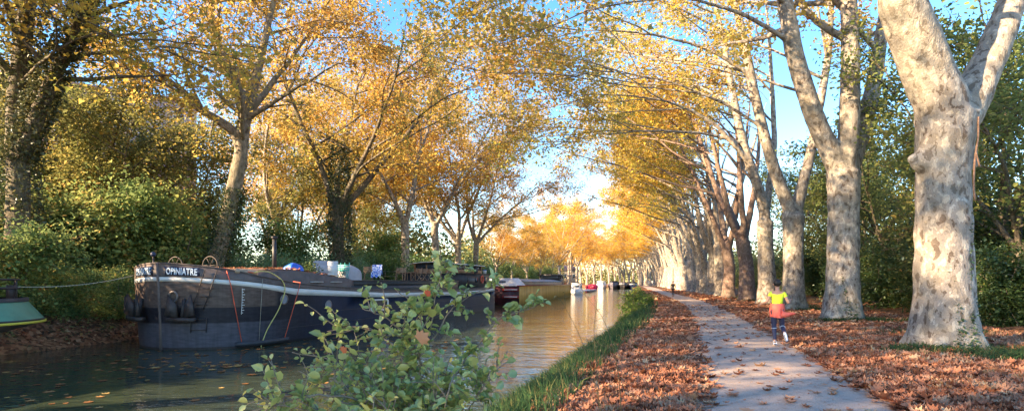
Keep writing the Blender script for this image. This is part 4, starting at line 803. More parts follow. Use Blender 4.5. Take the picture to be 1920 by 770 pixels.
b = MB(); b.cyl((6.7, .2, 3.05), .22, .3, 16, .16); b.cyl((6.7, .2, 3.9), .11, 1.5, 14, .10); b.cyl((6.7, .2, 4.72), .17, .10, 14, .15); b.build('chimney', M['black_paint'], barge)
b = MB()
for z in (3.0, 3.35): b.tube([(9.5, 2.35, z), (24, 2.35, z)], .012, 5)
for t in np.arange(10, 24.5, 2): b.tube([(t, 2.35, 2.6), (t, 2.35, 3.37)], .016, 5)
b.build('railing', M['worn_iron'], barge)
b = MB(); b.box((33.9, -1.6, 2.45), (.5, .3, .45)); b.cyl((34.6, -1.3, 2.5), .09, .5); b.cyl((34.9, -1.1, 2.5), .09, .5); b.cyl((34.9, 1.1, 2.5), .09, .5); b.build('bollards', M['black_paint'], barge)
# things on the barge
def on(name, t, y, z, label, cat, rz=0, group=None): e = empty(name, b2w(t, y, z), BA + rz); return tag(e, label, cat, group)
def toplevel(mb, name, m, label, cat, smooth=False, group=None): o = mb.build(name, m, None, smooth); return tag(o, label, cat, group)
def cloth_lump(name, t, y, z, r, m, label, cat, seed, folds=.12, boxy=2.0):
    rg = np.random.default_rng(seed); n, k = 40, 12; G = []
    ph = rg.uniform(0, 6.3, 4)
    for i in range(k + 1):
        f = i / k; a = np.linspace(0, 2 * math.pi, n, endpoint=False); s = (1 - (1 - f) ** 2.6) ** .5 if f < 1 else 1; s = math.sin(f * math.pi / 2) ** .6
        hgt = math.cos(f * math.pi / 2) ** .55; w_ = 1 + folds * f * (np.sin(5 * a + ph[0]) + .6 * np.sin(9 * a + ph[1] + f * 2)) * .5
        ca, sa = np.cos(a), np.sin(a); sq_ = (np.abs(ca) ** boxy + np.abs(sa) ** boxy) ** (-1 / boxy)
        G.append(np.stack([r[0] * s * w_ * ca * sq_, r[1] * s * w_ * sa * sq_, r[2] * hgt * (1 + .12 * np.sin(2 * a + ph[2])) + 0 * a], 1))
    b = MB().grid(G, True); o = b.build(name, m, None, True); o.location = b2w(t, y, z); o.rotation_euler = (0, 0, BA); return tag(o, label, cat)
cloth_lump('tarpaulin', 6.1, -1.35, 2.98, (.42, .42, .42), M['tarp'], 'bright blue tarpaulin bundle beside the stove chimney', 'tarpaulin', 1, .3)
cloth_lump('furniture_cover', bt(650, -.9), -.9, 2.64, (.9, .6, .78), M['cover'], 'pale grey cover draped over deck furniture', 'cover', 2, .12, 4.5)
def chair(name, t, y, rz, m, label, cat, group=None, slat=5, w=.5, z=2.645, cl=None):
    e = on(name, t, y, z, label, cat, rz, group)
    for sx in (-1, 1):
        MB().tube([(-.28, sx * w / 2, 0), (.22, sx * w / 2, .46)], .02, 6).build('leg', m, e); MB().tube([(.26, sx * w / 2, 0), (-.2, sx * w / 2, .46), (-.32, sx * w / 2, .95)], .02, 6).build('leg', m, e)
        MB().box((0, sx * (w / 2 + .03), .64), (.46, .05, .03)).build('armrest', m, e)
    s = MB()
    for k in range(5): s.box((-.17 + k * .095, 0, .46), (.08, w - .03, .02))
    s.build('seat', m, e); b = MB()
    for k in range(slat): b.box((-.23 - k * .02, 0, .56 + k * .36 / slat), (.02, w - .03, .30 / slat))
    b.build('backrest', m, e)
    if cl:
        q = MB(); yy = np.linspace(-w / 2 - .05, w / 2 + .05, 12); G = []
        for x, zz in ((-.42, .42), (-.38, .62), (-.36, .90), (-.33, .99), (-.27, .93), (-.18, .60), (0, .5), (.24, .49), (.3, .2)): G.append([(x + .015 * math.sin(k * 2.1), y_, zz - (.06 * math.sin(k * 1.3) if zz < .45 else 0)) for k, y_ in enumerate(yy)])
        o = q.grid(G).build('towel', cl, None, True); o.matrix_world = e.matrix_basis.copy(); tag(o, 'blue and white towel hanging over a wooden deck chair', 'towel')
    return e
m = M['towel'] = mat('towel', (.7, .75, .85), .9, 0, .1); nz_ = noise(m, coords(m, (1, 3, 1)), 5, 2, .5, 1.5); r = ramp(m, [(.46, (.04, .15, .60)), (.54, (.75, .8, .9))]); L(m, nz_.outputs[0], r.inputs[0]); L(m, r.outputs[0], m.node_tree.nodes['Principled BSDF'].inputs['Base Color'])
cg = 'wooden chairs on the barge deck'
c_, u_ = [], 0
chair('deck_chair', bt(706, -.9), -.9, R(200), M['chair_wood'], 'wooden deck chair carrying a blue and white towel', 'chair', cg, cl=M['towel'])
chair('deck_chair', bt(691, .2), .2, R(20), M['chair_wood'], 'wooden chair just left of the one with the towel', 'chair', cg)
for u, lab in ((751, 'broad wooden chair standing alone between towel chair and leaning chairs'), (781, 'leftmost of the three close set wooden chairs left of the wheelhouse'), (791, 'middle one of the three close set wooden chairs'), (801, 'rightmost of the three close set wooden chairs left of the wheelhouse')):
    chair('deck_chair', bt(u, -.6), -.6, R(195 if u < 760 else 165), M['chair_wood'], lab, 'chair', cg, w=.62 if u < 760 else .5)
e = on('deck_table', bt(767, .2), .2, 2.645, 'low wooden deck table between the wooden chairs', 'table')
MB().box((0, 0, .6), (.9, .8, .04)).build('tabletop', M['chair_wood'], e)
for sx in (-1, 1):
    for sy in (-1, 1): MB().box((sx * .4, sy * .34, .29), (.05, .05, .58)).build('leg', M['chair_wood'], e)
m = M['striped'] = mat('striped', (.5, .48, .5), .6); wv = N(m, 'TexWave', bands_direction='Z'); wv.inputs['Scale'].default_value = 4.5; L(m, coords(m), wv.inputs[0]); r = ramp(m, [(.3, (.22, .2, .22)), (.4, (.55, .52, .55))]); L(m, wv.outputs[0], r.inputs[0]); L(m, r.outputs[0], m.node_tree.nodes['Principled BSDF'].inputs['Base Color'])
def lounger(u, y, m, label):
    e = on('sun_lounger', bt(u, y), y, 2.645, label, 'sun lounger', R(-60))
    MB().add([(-.38, -.05, .3), (.38, -.05, .3), (.36, .3, 1.02), (-.36, .3, 1.02), (-.38, 0, .3), (.38, 0, .3), (.36, .34, 1.0), (-.36, .34, 1.0)], [[(0, 1, 2, 3), (7, 6, 5, 4), (0, 4, 5, 1), (1, 5, 6, 2), (2, 6, 7, 3), (3, 7, 4, 0)]]).build('backrest', m, e)
    MB().box((0, -.65, .28), (.76, 1.3, .07)).build('seat', m, e)
    for sx in (-1, 1):
        for sy in (-1.15, .1): MB().box((sx * .33, sy, .125), (.05, .05, .25)).build('leg', M['white'], e)
lounger(600, -.9, M['striped'], 'grey striped sun lounger with raised back on the barge deck'); lounger(620, -1.0, M['white'], 'white sun lounger with raised back beside the turquoise chairs')
for k, (u, y) in enumerate(((634, -1.1), (643, -1.4))): chair('plastic_chair', bt(u, y), y, R(190), M['teal'], ['turquoise plastic chair beside the white lounger', 'turquoise plastic chair against the grey cover'][k], 'chair', 'turquoise chairs on deck', slat=3)
pg = np.random.default_rng(21)
for k, (u, y) in enumerate(((574, -.8), (581, -1.4), (589, -1.0))):
    e = on('flower_pot', bt(u, y), y, 2.80 - .05 * k, ['leftmost potted plant on the barge roof', 'middle potted plant on the barge roof', 'potted plant next to the striped lounger'][k], 'potted plant', 0, 'potted plants on the roof')
    MB().cyl((0, 0, .15), .12, .3, 14, .17).build('pot', [M['dark_iron'], M['tile'], M['tan']][k], e); b = MB(); P = pg.normal(0, .16, (160, 3)) + (0, 0, .48); P[:, 2] = np.abs(P[:, 2] - .25) + .25; leaves(b, P, .09, 'ovate', pg, .5, .8); b.build('foliage', M['green_leaf'], e)
# litter on the fore cabin roof
b = MB(); P = np.stack([pg.uniform(4, 9.5, 500), pg.uniform(-2.0, 1.8, 500), np.zeros(500)], 1); P[:, 2] = np.interp(P[:, 0], q if len(q) == 6 else [3.5, 4.2, 5.2, 6.5, 8, 9.6], zt) + .03 if len(q) == 6 else np.interp(P[:, 0], [3.5, 4.2, 5.2, 6.5, 8, 9.6], zt) + .03
leaves(b, P, .16, 'maple', pg, 1.2, .4); o = b.build('fallen_leaves', M['litter_leaf']); o.matrix_world = Matrix.Translation(BO) @ Matrix.Rotation(BA, 4, 'Z'); tag(o, 'fallen leaves heaped on the fore cabin roof', 'fallen leaves', kind='stuff')
# life ring, bucket, bag
a = np.linspace(0, 2 * math.pi, 28); b = MB().tube(np.stack([.3 * np.cos(a), 0 * a, .3 * np.sin(a)], 1), .07, 10, False); o = toplevel(b, 'life_ring', M['orange'], 'orange red life ring hung on the black aft cabin', 'life ring', True); o.location = b2w(30.9, -2.50, 2.78); o.rotation_euler = (0, 0, BA)
o = toplevel(MB().ball((0, 0, .22), (.28, .2, .26)).ball((.2, 0, .45), (.13, .12, .12)), 'bag', M['black_paint'], 'black bag lying on the aft cabin roof by the wheelhouse', 'bag', True); o.location = b2w(30.6, -2.0, 3.28); o.rotation_euler = (0, 0, BA)
e = on('bucket', 33.0, -2.05, 3.285, 'white and blue bucket on the aft cabin roof corner', 'bucket'); MB().cyl((0, 0, .17), .15, .34, 16, .19).build('body', M['white'], e); MB().cyl((0, 0, .35), .20, .05, 16).build('rim', M['tarp'], e)
# fender board and its lines
e = on('fender_board', 0, 0, 0, 'dark fender board at the waterline hung on two orange lines', 'fender')
tq_ = np.linspace(1.25, 3.5, 8); G = [hp(tq_, -1, .05, .02), hp(tq_, -1, .05, .16), hp(tq_, -1, .24, .16), hp(tq_, -1, .24, .02)]
MB().grid(G, False).build('board', M['black_paint'], e)
def hpl(t, z, off=.08): return hp(np.array([float(t)]), -1, z, off)[0]
MB().tube([hpl(.95, 2.98), hpl(1.05, 2.4, .1), hpl(1.4, .24, .12)], .016, 6).build('line', M['orange'], e); MB().tube([hpl(4.3, 2.56, -.3), hpl(4.3, 2.52, .06), hpl(4.1, 2.1, .08), hpl(3.3, .24, .12)], .016, 6).build('line', M['orange'], e)
b = MB().tube(spline([(*hpl(1.6, 2.72, -.3), 1), (*hpl(2.0, 2.98, -.2), 1), (*hpl(2.6, 2.98, -.15), 1), (*hpl(3.2, 2.62, .05), 1), (*hpl(3.3, 2.2, .09), 1), (*hpl(2.9, 1.4, .09), 1), (*hpl(2.3, .6, .10), 1), (*hpl(2.05, -.1, .14), 1)], 30)[0], .02, 6)
o = toplevel(b, 'hose', M['yellow'], 'pale yellow hose looping over the rail down to the water', 'hose', True); o.location = BO; o.rotation_euler = (0, 0, BA)
b = MB().tube([hpl(2.1, 2.66, .05), hpl(2.0, .2, .12)], .008, 5); o = toplevel(b, 'rope', M['rope'], 'thin grey rope hanging straight down beside the yellow hose', 'rope'); o.location = BO; o.rotation_euler = (0, 0, BA)
o = toplevel(MB().tube([(-.6, 0, 0), (-.55, 0, .0), (.55, 0, .02), (.6, 0, .02)], [.05, .1, .1, .05], 12), 'fender', M['tan'], 'tan rolled fender lying along the bow rail', 'fender', True); o.location = b2w(1.75, -2.42, 2.93); o.rotation_euler = (0, R(4), BA)
b = MB()
for k in range(5): b.tube(spline([(-.5 + .05 * k, -.1, 0, 1), (-.2, .12 - .04 * k, .1, 1), (.2, -.1 + .05 * k, .06, 1), (.55, .06, .0, 1)], 10)[0], .022, 5)
b.ball((-.55, 0, .08), (.14, .1, .1)); o = toplevel(b, 'float_line', M['orange'], 'tangled orange line and float on the bow rail', 'rope', True); o.location = b2w(1.5, -2.35, 2.90); o.rotation_euler = (0, 0, BA - .5)

# ------------------------------------------------------------------ ochre barge behind
M['ochre'] = noisy('ochre', [(.3, (.62, .34, .09)), (.55, (.80, .48, .13)), (.75, (.86, .60, .22))], 1.2, .45, (1.6, 1.6, .15), .1, .01); M['maroon'] = weather('maroon', (.05, .012, .018), .4, .35); M['redp'] = weather('redp', (.34, .03, .03), .2, .4); M['corr'] = weather('corr', (.22, .21, .21), .2, .6, 3)  # ochre puts the golden reflection of sunlit trees into the side's colour
OA = math.atan2(.966, .26); OO = Vector((.8, 63.7, WATER)); ob = empty('barge', OO, OA); tag(ob, 'second barge with side tinted ochre for golden reflected light, maroon end and grey hatch covers', 'barge')
H2 = 2.06; ln2 = 37
MB().box((ln2 / 2, .1, H2 / 2 - .2), (ln2 - .6, .2, H2 + .4)).build('side_plating', M['ochre'], ob)
b = MB()
for x in np.arange(.6, ln2 - .4, .62): b.box((x, -.03, 1.0), (.14, .09, 1.95))
b.build('ribs', M['ochre'], ob)
b = MB(); b.prism([(0.0, 0.0), (0, .2), (ln2 - .4, .2), (ln2, 1.2), (ln2, 4.4), (ln2 - .4, 5.2), (.6, 5.2), (-.2, 3.8), (-.25, 1.2)], H2 + .4, 2, -.4); b.build('hull', M['maroon'], ob)
MB().box((ln2 / 2, .06, H2 + .05), (ln2, .36, .09)).build('rail', M['redp'], ob)
for z in (1.66, .84):
    f = MB().box((-.19, .95, z), (.06, 1.9, .34), R(11)).build('red_band', M['redp'], ob); MB().box((-.23, .93, z), (.03, 1.5, .11), R(11)).build('white_bar', M['white'], f)
b = MB(); b.add([(.1, .3, H2 + .03), (.1, 4.9, H2 + .03), (4.6, .3, H2 + .03), (4.6, 4.9, H2 + .03), (1.5, 1.2, 2.95), (1.5, 4.2, 2.95), (4.6, 1.2, 3.0), (4.6, 4.2, 3.0)], [[(0, 1, 5, 4), (0, 4, 6, 2), (1, 3, 7, 5), (4, 5, 7, 6), (2, 6, 7, 3)]]).build('fore_cabin', M['stripe'], ob)
A, B = rrect(0, 0, .55, .22, .15), rrect(0, 0, .42, .15, .1)
f = MB().prism(A, .03, 2, 0).build('window', M['white'], ob); o2 = MB().prism(B, .015, 2, .03).build('pane', M['glass'], f); f.matrix_local = Matrix.Translation((.78, 2.2, 2.52)) @ Matrix.Rotation(-R(57), 4, 'Y') @ Matrix.Rotation(R(90), 4, 'Z')
MB().box((17.8, 2.6, 2.3), (26, 4.2, .5)).build('coaming', M['tan'], ob)
for k in range(13):
    x = 5.8 + k * 2; b = MB(); yy = np.linspace(.4, 4.8, 9); zz = 2.58 + .38 * (1 - ((yy - 2.6) / 2.2) ** 2); q = np.array([x - .95, x + .95])
    b.grid(np.stack([np.stack([q, q * 0 + y, q * 0 + z], 1) for y, z in zip(yy, zz)])); b.prism([(y, z) for y, z in zip(yy, zz)] + [(4.8, 2.5), (.4, 2.5)], .06, 0, x - 1); b.build('hatch_cover', M['corr'], ob)
b = MB(); b.box((33, 2.6, 2.6), (4.6, 3.4, 1.1)); 
for x in (31, 32.6, 34.6):
    for y in (1.0, 4.2): b.box((x, y, 3.35), (.15, .15, .6))
b.build('wheelhouse', M['black_paint'], ob); MB().box((32.8, 2.6, 3.35), (4.0, 3.0, .5)).build('pane', M['dull_glass'], ob)
b = MB(); yy = np.linspace(.5, 4.7, 9); b.prism([(y, 3.66 + .22 * (1 - ((y - 2.6) / 2.1) ** 2)) for y in yy] + [(4.7, 3.6), (.5, 3.6)], 5.4, 0, 30); b.build('wheelhouse_roof', M['black_paint'], ob)
b = MB(); b.box((36, 1.5, 2.5), (.8, .8, .9)); b.ball((36.2, 2.6, 2.7), .5); b.build('deck_gear', M['dark_iron'], ob)

# ------------------------------------------------------------------ boats
def boat(name, loc, rz, ln, wd, h, hm, label, cat='boat', cabin=None, cm=None, stripe=None, group=None, cover=None, counter=False):
    e = empty(name, loc, rz); tag(e, label, cat, group); n = 15; t = np.linspace(0, 1, n); w = wd / 2 * np.minimum(1, (1 - (1 - np.clip(t / .45, 0, 1)) ** 2.2) ** .8 + .02) * np.where(t > .85, 1 - (t - .85) * .8, 1)
    x = t * ln; sh = h * (1 + .35 * (1 - t) ** 3); b = MB()
    for s in (-1, 1):
        b.grid([np.stack([x + ln * .10 * (1 - t) ** 4, s * w * .7, t * 0 - .3], 1), np.stack([x + ln * .04 * (1 - t) ** 4, s * w * .92, t * 0 + h * .35], 1), np.stack([x, s * w, sh], 1), np.stack([x, s * (w - .05).clip(.005), sh], 1), np.stack([x, s * (w - .06).clip(.004), sh - .15], 1)])
    b.add([(ln, -w[-1] * .7, -.3), (ln, w[-1] * .7, -.3), (ln, w[-1], sh[-1]), (ln, -w[-1], sh[-1])], [[(0, 1, 2, 3)]]); b.build('hull', hm, e, False)
    MB().grid(np.stack([np.stack([x, -w + .05, sh - .12], 1), np.stack([x, w - .05, sh - .12], 1)], 1)).build('deck', M['cover'] if cm is None else cm, e)
    if stripe:
        b = MB()
        for s in (-1, 1): b.grid([np.stack([x - .01, s * (w + .012), sh - .06], 1), np.stack([x - .01, s * (w + .012), sh - .2], 1)])
        b.build('stripe', stripe, e)
    if cabin:
        x0, x1, ch, cw = cabin; ct = MB().box(((x0 + x1) / 2, 0, h + ch / 2 - .1), (x1 - x0, cw, ch + .1), 0, .84).build('cabin', cm, e); MB().box(((x0 + x1) / 2, 0, h + ch + .0), ((x1 - x0) * .9, cw * .92, .08)).build('roof', cm, e)
        for s in (-1, 1):
            for k in range(3): MB().box((x0 + (x1 - x0) * (.22 + .28 * k), s * cw * .468, h + ch * .55), ((x1 - x0) * .2, .04, ch * .36)).build('window', M['glass'], e)
        for xx in (x0 + (x1 - x0) * .045, x1 - (x1 - x0) * .045): MB().box((xx, 0, h + ch * .55), (.05, cw * .6, ch * .36)).build('window', M['glass'], e)
    if cover:
        b = MB(); G = []
        for k in range(13): a = math.pi * k / 12; G.append(np.stack([x, (w + .03) * math.cos(a), sh - .1 + np.sin(t * math.pi) ** .6 * cover * math.sin(a)], 1))
        b.grid(G).build('cover', hm, e, True)
    return e
CA = lambda y: math.atan2(1, float(pl(y + 2) - pl(y - 2)) / 4)
boat('motor_boat', (12.6, 112, WATER), CA(112), 6.5, 2.4, .9, M['white'], 'small white cabin boat beyond the ochre barge', 'boat', (1.8, 5.4, 1.35, 2.0), M['white'])
e = empty('pontoon', (18.2, 140, WATER), CA(140)); tag(e, 'low grey pontoon beyond the small white cabin boat', 'pontoon'); MB().box((10, 0, .35), (24, 2.6, .25)).build('deck', M['cover'], e)
for k in range(4): MB().tube([(1 + k * 6, -.9, -.3), (1 + k * 6, -.9, .22)], .45, 12).build('float', M['slate'], e)
M['crimson'] = mat('crimson', (.62, .02, .09), .4)
boat('motor_boat', (30.6, 204, WATER), CA(204) + .5, 6.0, 3.6, .9, M['crimson'], 'boat under a crimson red cover at the far end of the canal', 'boat', cover=.9)
boat('motor_boat', (34.2, 210, WATER), CA(204) + .2, 10, 3.8, 1.5, M['white'], 'white motor cruiser moored behind the red covered boat', 'boat', (2.5, 8, 1.35, 3.0), M['white'])
boat('barge', (37.3, 207, WATER), CA(207), 22, 4.4, 1.7, M['slate'], 'dark barge right of the far white cruiser', 'barge', (4, 18, 1.2, 3.4), M['black_paint'])
boat('barge', (41.2, 205, WATER), CA(205) + .1, 20, 4.2, 1.5, M['black_paint'], 'dark barge with pale deck between two far barges', 'barge', (6, 16, .9, 3.0), M['slate'], M['cover'])
boat('barge', (44.6, 203, WATER), CA(203) + .12, 16, 3.4, 1.5, M['plate_blue'], 'rightmost of the far dark barges with a white stripe', 'barge', (4, 12, .9, 2.4), M['black_paint'], M['white'])

# green boat at the left edge
M['green_paint'] = weather('green_paint', (.08, .24, .15), .15, .45, 3); M['yline'] = weather('yline', (.62, .5, .06), .12, .5)
gb = empty('green_boat', (-16.05, 18.9, WATER), BA + math.pi); tag(gb, 'green boat with a yellow line, cut by the left edge', 'boat')
t = np.concatenate([2.6 * (1 - np.cos(np.linspace(0, math.pi / 2, 16))), np.arange(3.2, 15, 1.2)]); gw = 1.9 * (1 - np.clip(1 - t / 2.6, 0, 1) ** 2.2) ** .6
def gp(z, off, k, tt=t): return lambda s: np.stack([tt + off, s * (gw * k), tt * 0 + z], 1)
zl = 1.33 + .05 * np.exp(-t)
b = MB()
for s in (-1, 1): b.grid([gp(1.38, 0, 1)(s), gp(1.93, .42, .86)(s)])
b.build('topsides', M['green_paint'], gb, True); b = MB()
for s in (-1, 1): b.grid([gp(-.4, 6.2, .4)(s), gp(.0, 5.0, .5)(s), gp(.75, 2.2, .78)(s), gp(1.27, .0, 1)(s)])
b.build('hull', M['brown_paint'], gb, True); b = MB()
for s in (-1, 1): b.grid([gp(1.27, 0, 1)(s), gp(1.27, -.05, 1.02)(s), gp(1.34, -.05, 1.02)(s), gp(1.34, 0, 1)(s)])
b.build('yellow_line', M['yline'], gb, True); b = MB()
for s in (-1, 1): b.grid([gp(1.342, 0, 1)(s), gp(1.342, -.02, 1.01)(s), gp(1.40, -.02, 1.01)(s), gp(1.40, 0, 1)(s)]); b.grid([gp(1.93, .40, .87)(s), gp(2.05, .40, .87)(s), gp(2.05, .5, .83)(s)])
b.build('rubbing_strake', M['black_paint'], gb, True)
MB().grid([gp(1.95, .45, .85)(-1), gp(1.95, .45, .85)(1)]).build('deck', M['slate'], gb)
MB().box((7.3, 0, 2.55), (9.5, 2.5, 1.2), 0, .94).build('cabin', M['green_paint'], gb); MB().box((7.3, 0, 3.19), (9.3, 2.5, .08)).build('cabin_roof', M['green_paint'], gb)
b = MB()
k = t < 3
for z in (2.35, 2.62): b.tube(np.vstack([np.stack([t[k] + .65, -gw[k] * .78, t[k] * 0 + z], 1)[::-1], np.stack([t[k] + .65, gw[k] * .78, t[k] * 0 + z], 1)]), .035, 6)
for i in (0, 6, 10, 14):
    for s in (-1, 1): b.tube([(t[i] + .65, s * gw[i] * .78, 1.95), (t[i] + .65, s * gw[i] * .78, 2.62)], .03, 6)
b.build('railing', M['dark_iron'], gb); [MB().cyl((1.0, q_, 2.2), .11, .5, 12).build('bollard', M['dark_iron'], gb) for q_ in (.35, -.35)]
p0 = Vector(gb.matrix_basis @ Vector((1.0, .35, 2.4))); p1 = b2w(.9, 2.0, 2.85); P = [tuple(p0.lerp(p1, f) - Vector((0, 0, .35 * 4 * f * (1 - f) * .5))) for f in np.linspace(0, 1, 16)]
toplevel(MB().tube(P, .014, 6), 'mooring_rope', M['rope'], 'mooring rope stretched from the green boat to the barge bow', 'rope')

# ------------------------------------------------------------------ far vans
M['rubber'] = mat('rubber', (.02, .02, .02), .8)
for k, (u, y) in enumerate(((1211, 262), (1222, 250))):
    e = empty('parked_van', ((u - 960) / 1050 * y, y, .0), R(100)); tag(e, ['left one of two white vans at the far end of the path', 'right one of two white vans at the far end of the path'][k], 'van', 'white vans at the path end')
    b = MB(); b.prism([(-2.4, .35), (2.3, .35), (2.35, 1.0), (1.5, 1.2), (1.0, 2.0), (-2.4, 2.05)], 1.9, 1, -.95); b.build('body', M['white'], e)
    MB().add([(1.52, -.8, 1.22), (1.52, .8, 1.22), (1.05, .75, 1.95), (1.05, -.75, 1.95)], [[(0, 1, 2, 3)]]).build('windscreen', M['glass'], e).location = (.03, 0, .02)
    for s in (-1, 1): MB().box((.5, s * .96, 1.55), (.9, .02, .5)).build('window', M['glass'], e)
    for x in (-1.6, 1.55):
        for s in (-.85, .85): MB().tube([(x, s - .1, .34), (x, s + .1, .34)], .34, 16).build('wheel', M['rubber'], e)

# ------------------------------------------------------------------ people
M['skin'] = mat('skin', (.42, .23, .16), .55); M['hair'] = mat('hair', (.012, .01, .009), .6); M['neon'] = noisy('neon', [(.3, (.62, .80, .03)), (.7, (.72, .88, .05))], 9, .8)
M['coral'] = noisy('coral', [(.3, (.62, .09, .06)), (.7, (.80, .17, .12))], 7, .8); M['legging'] = mat('legging', (.035, .04, .09), .6); M['navyblack'] = mat('navyblack', (.012, .011, .02), .7); M['dark_cloth'] = mat('dark_cloth', (.02, .02, .026), .8); M['shoe'] = mat('shoe', (.62, .68, .76), .5); M['sole'] = mat('sole', (.10, .13, .2), .6)
def skin(name, verts, edges, m, parent=None, sub=1, root=0):
    me = bpy.data.meshes.new(name); me.from_pydata([v[:3] for v in verts], edges, []); o = bpy.data.objects.new(name, me); COL.objects.link(o)
    md = o.modifiers.new('s', 'SKIN'); md.use_smooth_shade = True; md.branch_smoothing = .4
    for i, v in enumerate(verts):
        r = v[3]; me.skin_vertices[0].data[i].radius = r if isinstance(r, tuple) else (r, r); me.skin_vertices[0].data[i].use_root = i == root
    s = o.modifiers.new('u', 'SUBSURF'); s.levels = sub; s.render_levels = sub
    dg = bpy.context.evaluated_depsgraph_get(); dg.update(); me2 = bpy.data.meshes.new_from_object(o.evaluated_get(dg)); bpy.data.objects.remove(o); me2.name = name; me2.materials.clear(); me2.materials.append(m); me2.shade_smooth()
    return link(name, me2, parent)
def figure(name, loc, rz, J, label, shirt, legs, shoe, sleeve=.5, hips=None, long_sleeve=False, tight=None):
    """J: joints in metres, x right, y forward, z up"""
    V, E, ix = [], [], {}
    def v(k, p, r, par=None):
        ix[k] = len(V); V.append((*p, r)); 
        if par: E.append((ix[par], ix[k]))
    v('pel', J['pel'], (.125, .10)); v('waist', J['waist'], (.11, .085), 'pel'); v('chest', J['chest'], (.135, .095), 'waist'); v('neckb', J['neckb'], (.07, .065), 'chest'); v('neck', J['neck'], .05, 'neckb')
    h = Vector(J['head']); v('jaw', h + Vector((0, .015, -.075)), .066, 'neck'); v('head', h, (.078, .092), 'jaw'); v('crown', h + Vector((0, -.01, .075)), (.062, .07), 'head')
    for s, sx in (('l', -1), ('r', 1)):
        v('sh' + s, J['sh' + s], .052, 'chest'); v('el' + s, J['el' + s], .038, 'sh' + s); v('wr' + s, J['wr' + s], .026, 'el' + s)
        a = Vector(J['wr' + s]); d = (a - Vector(J['el' + s])).normalized(); side = d.cross(Vector((0, 0, 1))).normalized(); up = side.cross(d); v('pa' + s, a + d * .06, (.034, .02), 'wr' + s)
        for q in range(4):
            o_ = side * (.027 - q * .018); l = (.035, .042, .039, .03)[q]; b0 = a + d * .09 + o_; v(f'f{s}{q}a', b0, .0085, 'pa' + s); v(f'f{s}{q}b', b0 + d * l - up * .012, .008, f'f{s}{q}a'); v(f'f{s}{q}c', b0 + d * l * 1.3 - up * .04, .0065, f'f{s}{q}b')
        v('th1' + s, a + d * .05 + side * .04 * sx * -1, .010, 'pa' + s); v('th2' + s, a + d * .085 + side * .055 * -sx - up * .01, .0085, 'th1' + s)
        v('hi' + s, J['hi' + s], .088, 'pel'); v('kn' + s, J['kn' + s], .056, 'hi' + s); k = Vector(J['kn' + s]); an = Vector(J['an' + s]); v('ca' + s, k.lerp(an, .35) + Vector((0, -.01, 0)), .052, 'kn' + s); v('an' + s, an, .034, 'ca' + s); v('to' + s, J['to' + s], .03, 'an' + s)
    body = skin(name, V, E, M['skin']); body.location = loc; body.rotation_euler = (0, 0, rz); tag(body, label, 'person')
    g = lambda k: J[k]
    def lerp(a, b, f): return tuple(Vector(a).lerp(Vector(b), f))
    sv = [(*g('pel'), (.150, .118)), (*g('waist'), (.145, .112)), (*g('chest'), (.165, .118)), (*lerp(g('neckb'), g('chest'), .15), (.082, .08))]; se = [(0, 1), (1, 2), (2, 3)]
    sv[0] = (*lerp(g('pel'), g('waist'), .35), (.150, .115))
    for s in 'lr':
        n0 = len(sv); sv.append((*g('sh' + s), .060)); se.append((2, n0)); sv.append((*lerp(g('sh' + s), g('el' + s), .52), .052)); se.append((n0, n0 + 1))
        if long_sleeve: sv.append((*g('el' + s), .052)); sv.append((*g('wr' + s), .040)); se += [(n0 + 1, n0 + 2), (n0 + 2, n0 + 3)]
    skin('t_shirt' if not long_sleeve else 'jacket', sv, se, shirt, body)
    lv = [(*g('pel'), (.128, .100))]; le = []
    for s in 'lr':
        n0 = len(lv); k = Vector(g('kn' + s)); an = Vector(g('an' + s)); lv += [(*g('hi' + s), .092), (*g('kn' + s), .063), (*(k.lerp(an, .35) + Vector((0, -.01, 0))), .058), (*k.lerp(an, .93), .040)]; le += [(0, n0), (n0, n0 + 1), (n0 + 1, n0 + 2), (n0 + 2, n0 + 3)]
    skin('leggings' if not long_sleeve else 'trousers', lv, le, legs, body)
    for s in 'lr':
        a = Vector(g('an' + s)); t = Vector(g('to' + s)); f = (t - a).normalized(); heel = a - f * .02 + Vector((0, 0, 0)); dn = (a - Vector(g('kn' + s))).normalized(); heel = a + dn * .045 - f * .03
        o = skin('shoe', [(*heel, .043), (*(heel.lerp(t, .5)), .043), (*t, .038), (*(a + dn * -.02), .044)], [(0, 1), (1, 2), (0, 3)], shoe, body)
        q = skin('sole', [(*(heel + dn * .022), (.046, .02)), (*(heel.lerp(t, .5) + dn * .026), (.044, .02)), (*(t + dn * .02), (.042, .018))], [(0, 1), (1, 2)], M['sole'] if not long_sleeve else M['rubber'], o)
    hd = MB(); hd.ball(h + Vector((0, -.022, .035)), (.093, .098, .098), 18, 12); hr = hd.build('hair', M['hair'], body, True)
    b = MB()
    for sx in (-1, 1): b.ball(h + Vector((sx * .088, .0, -.005)), (.014, .025, .034), 8, 6)
    b.ball(h + Vector((0, .105, -.02)), (.015, .022, .028), 8, 6); b.build('ears_and_nose', M['skin'], body, True); b = MB()
    for sx in (-1, 1): b.ball(h + Vector((sx * .032, .088, .01)), .012, 8, 6)
    b.build('eyes', M['shoe'], body, True); MB().ball(h + Vector((0, .09, -.058)), (.024, .01, .007), 8, 6).build('mouth', M['coral'], body, True)
    return body
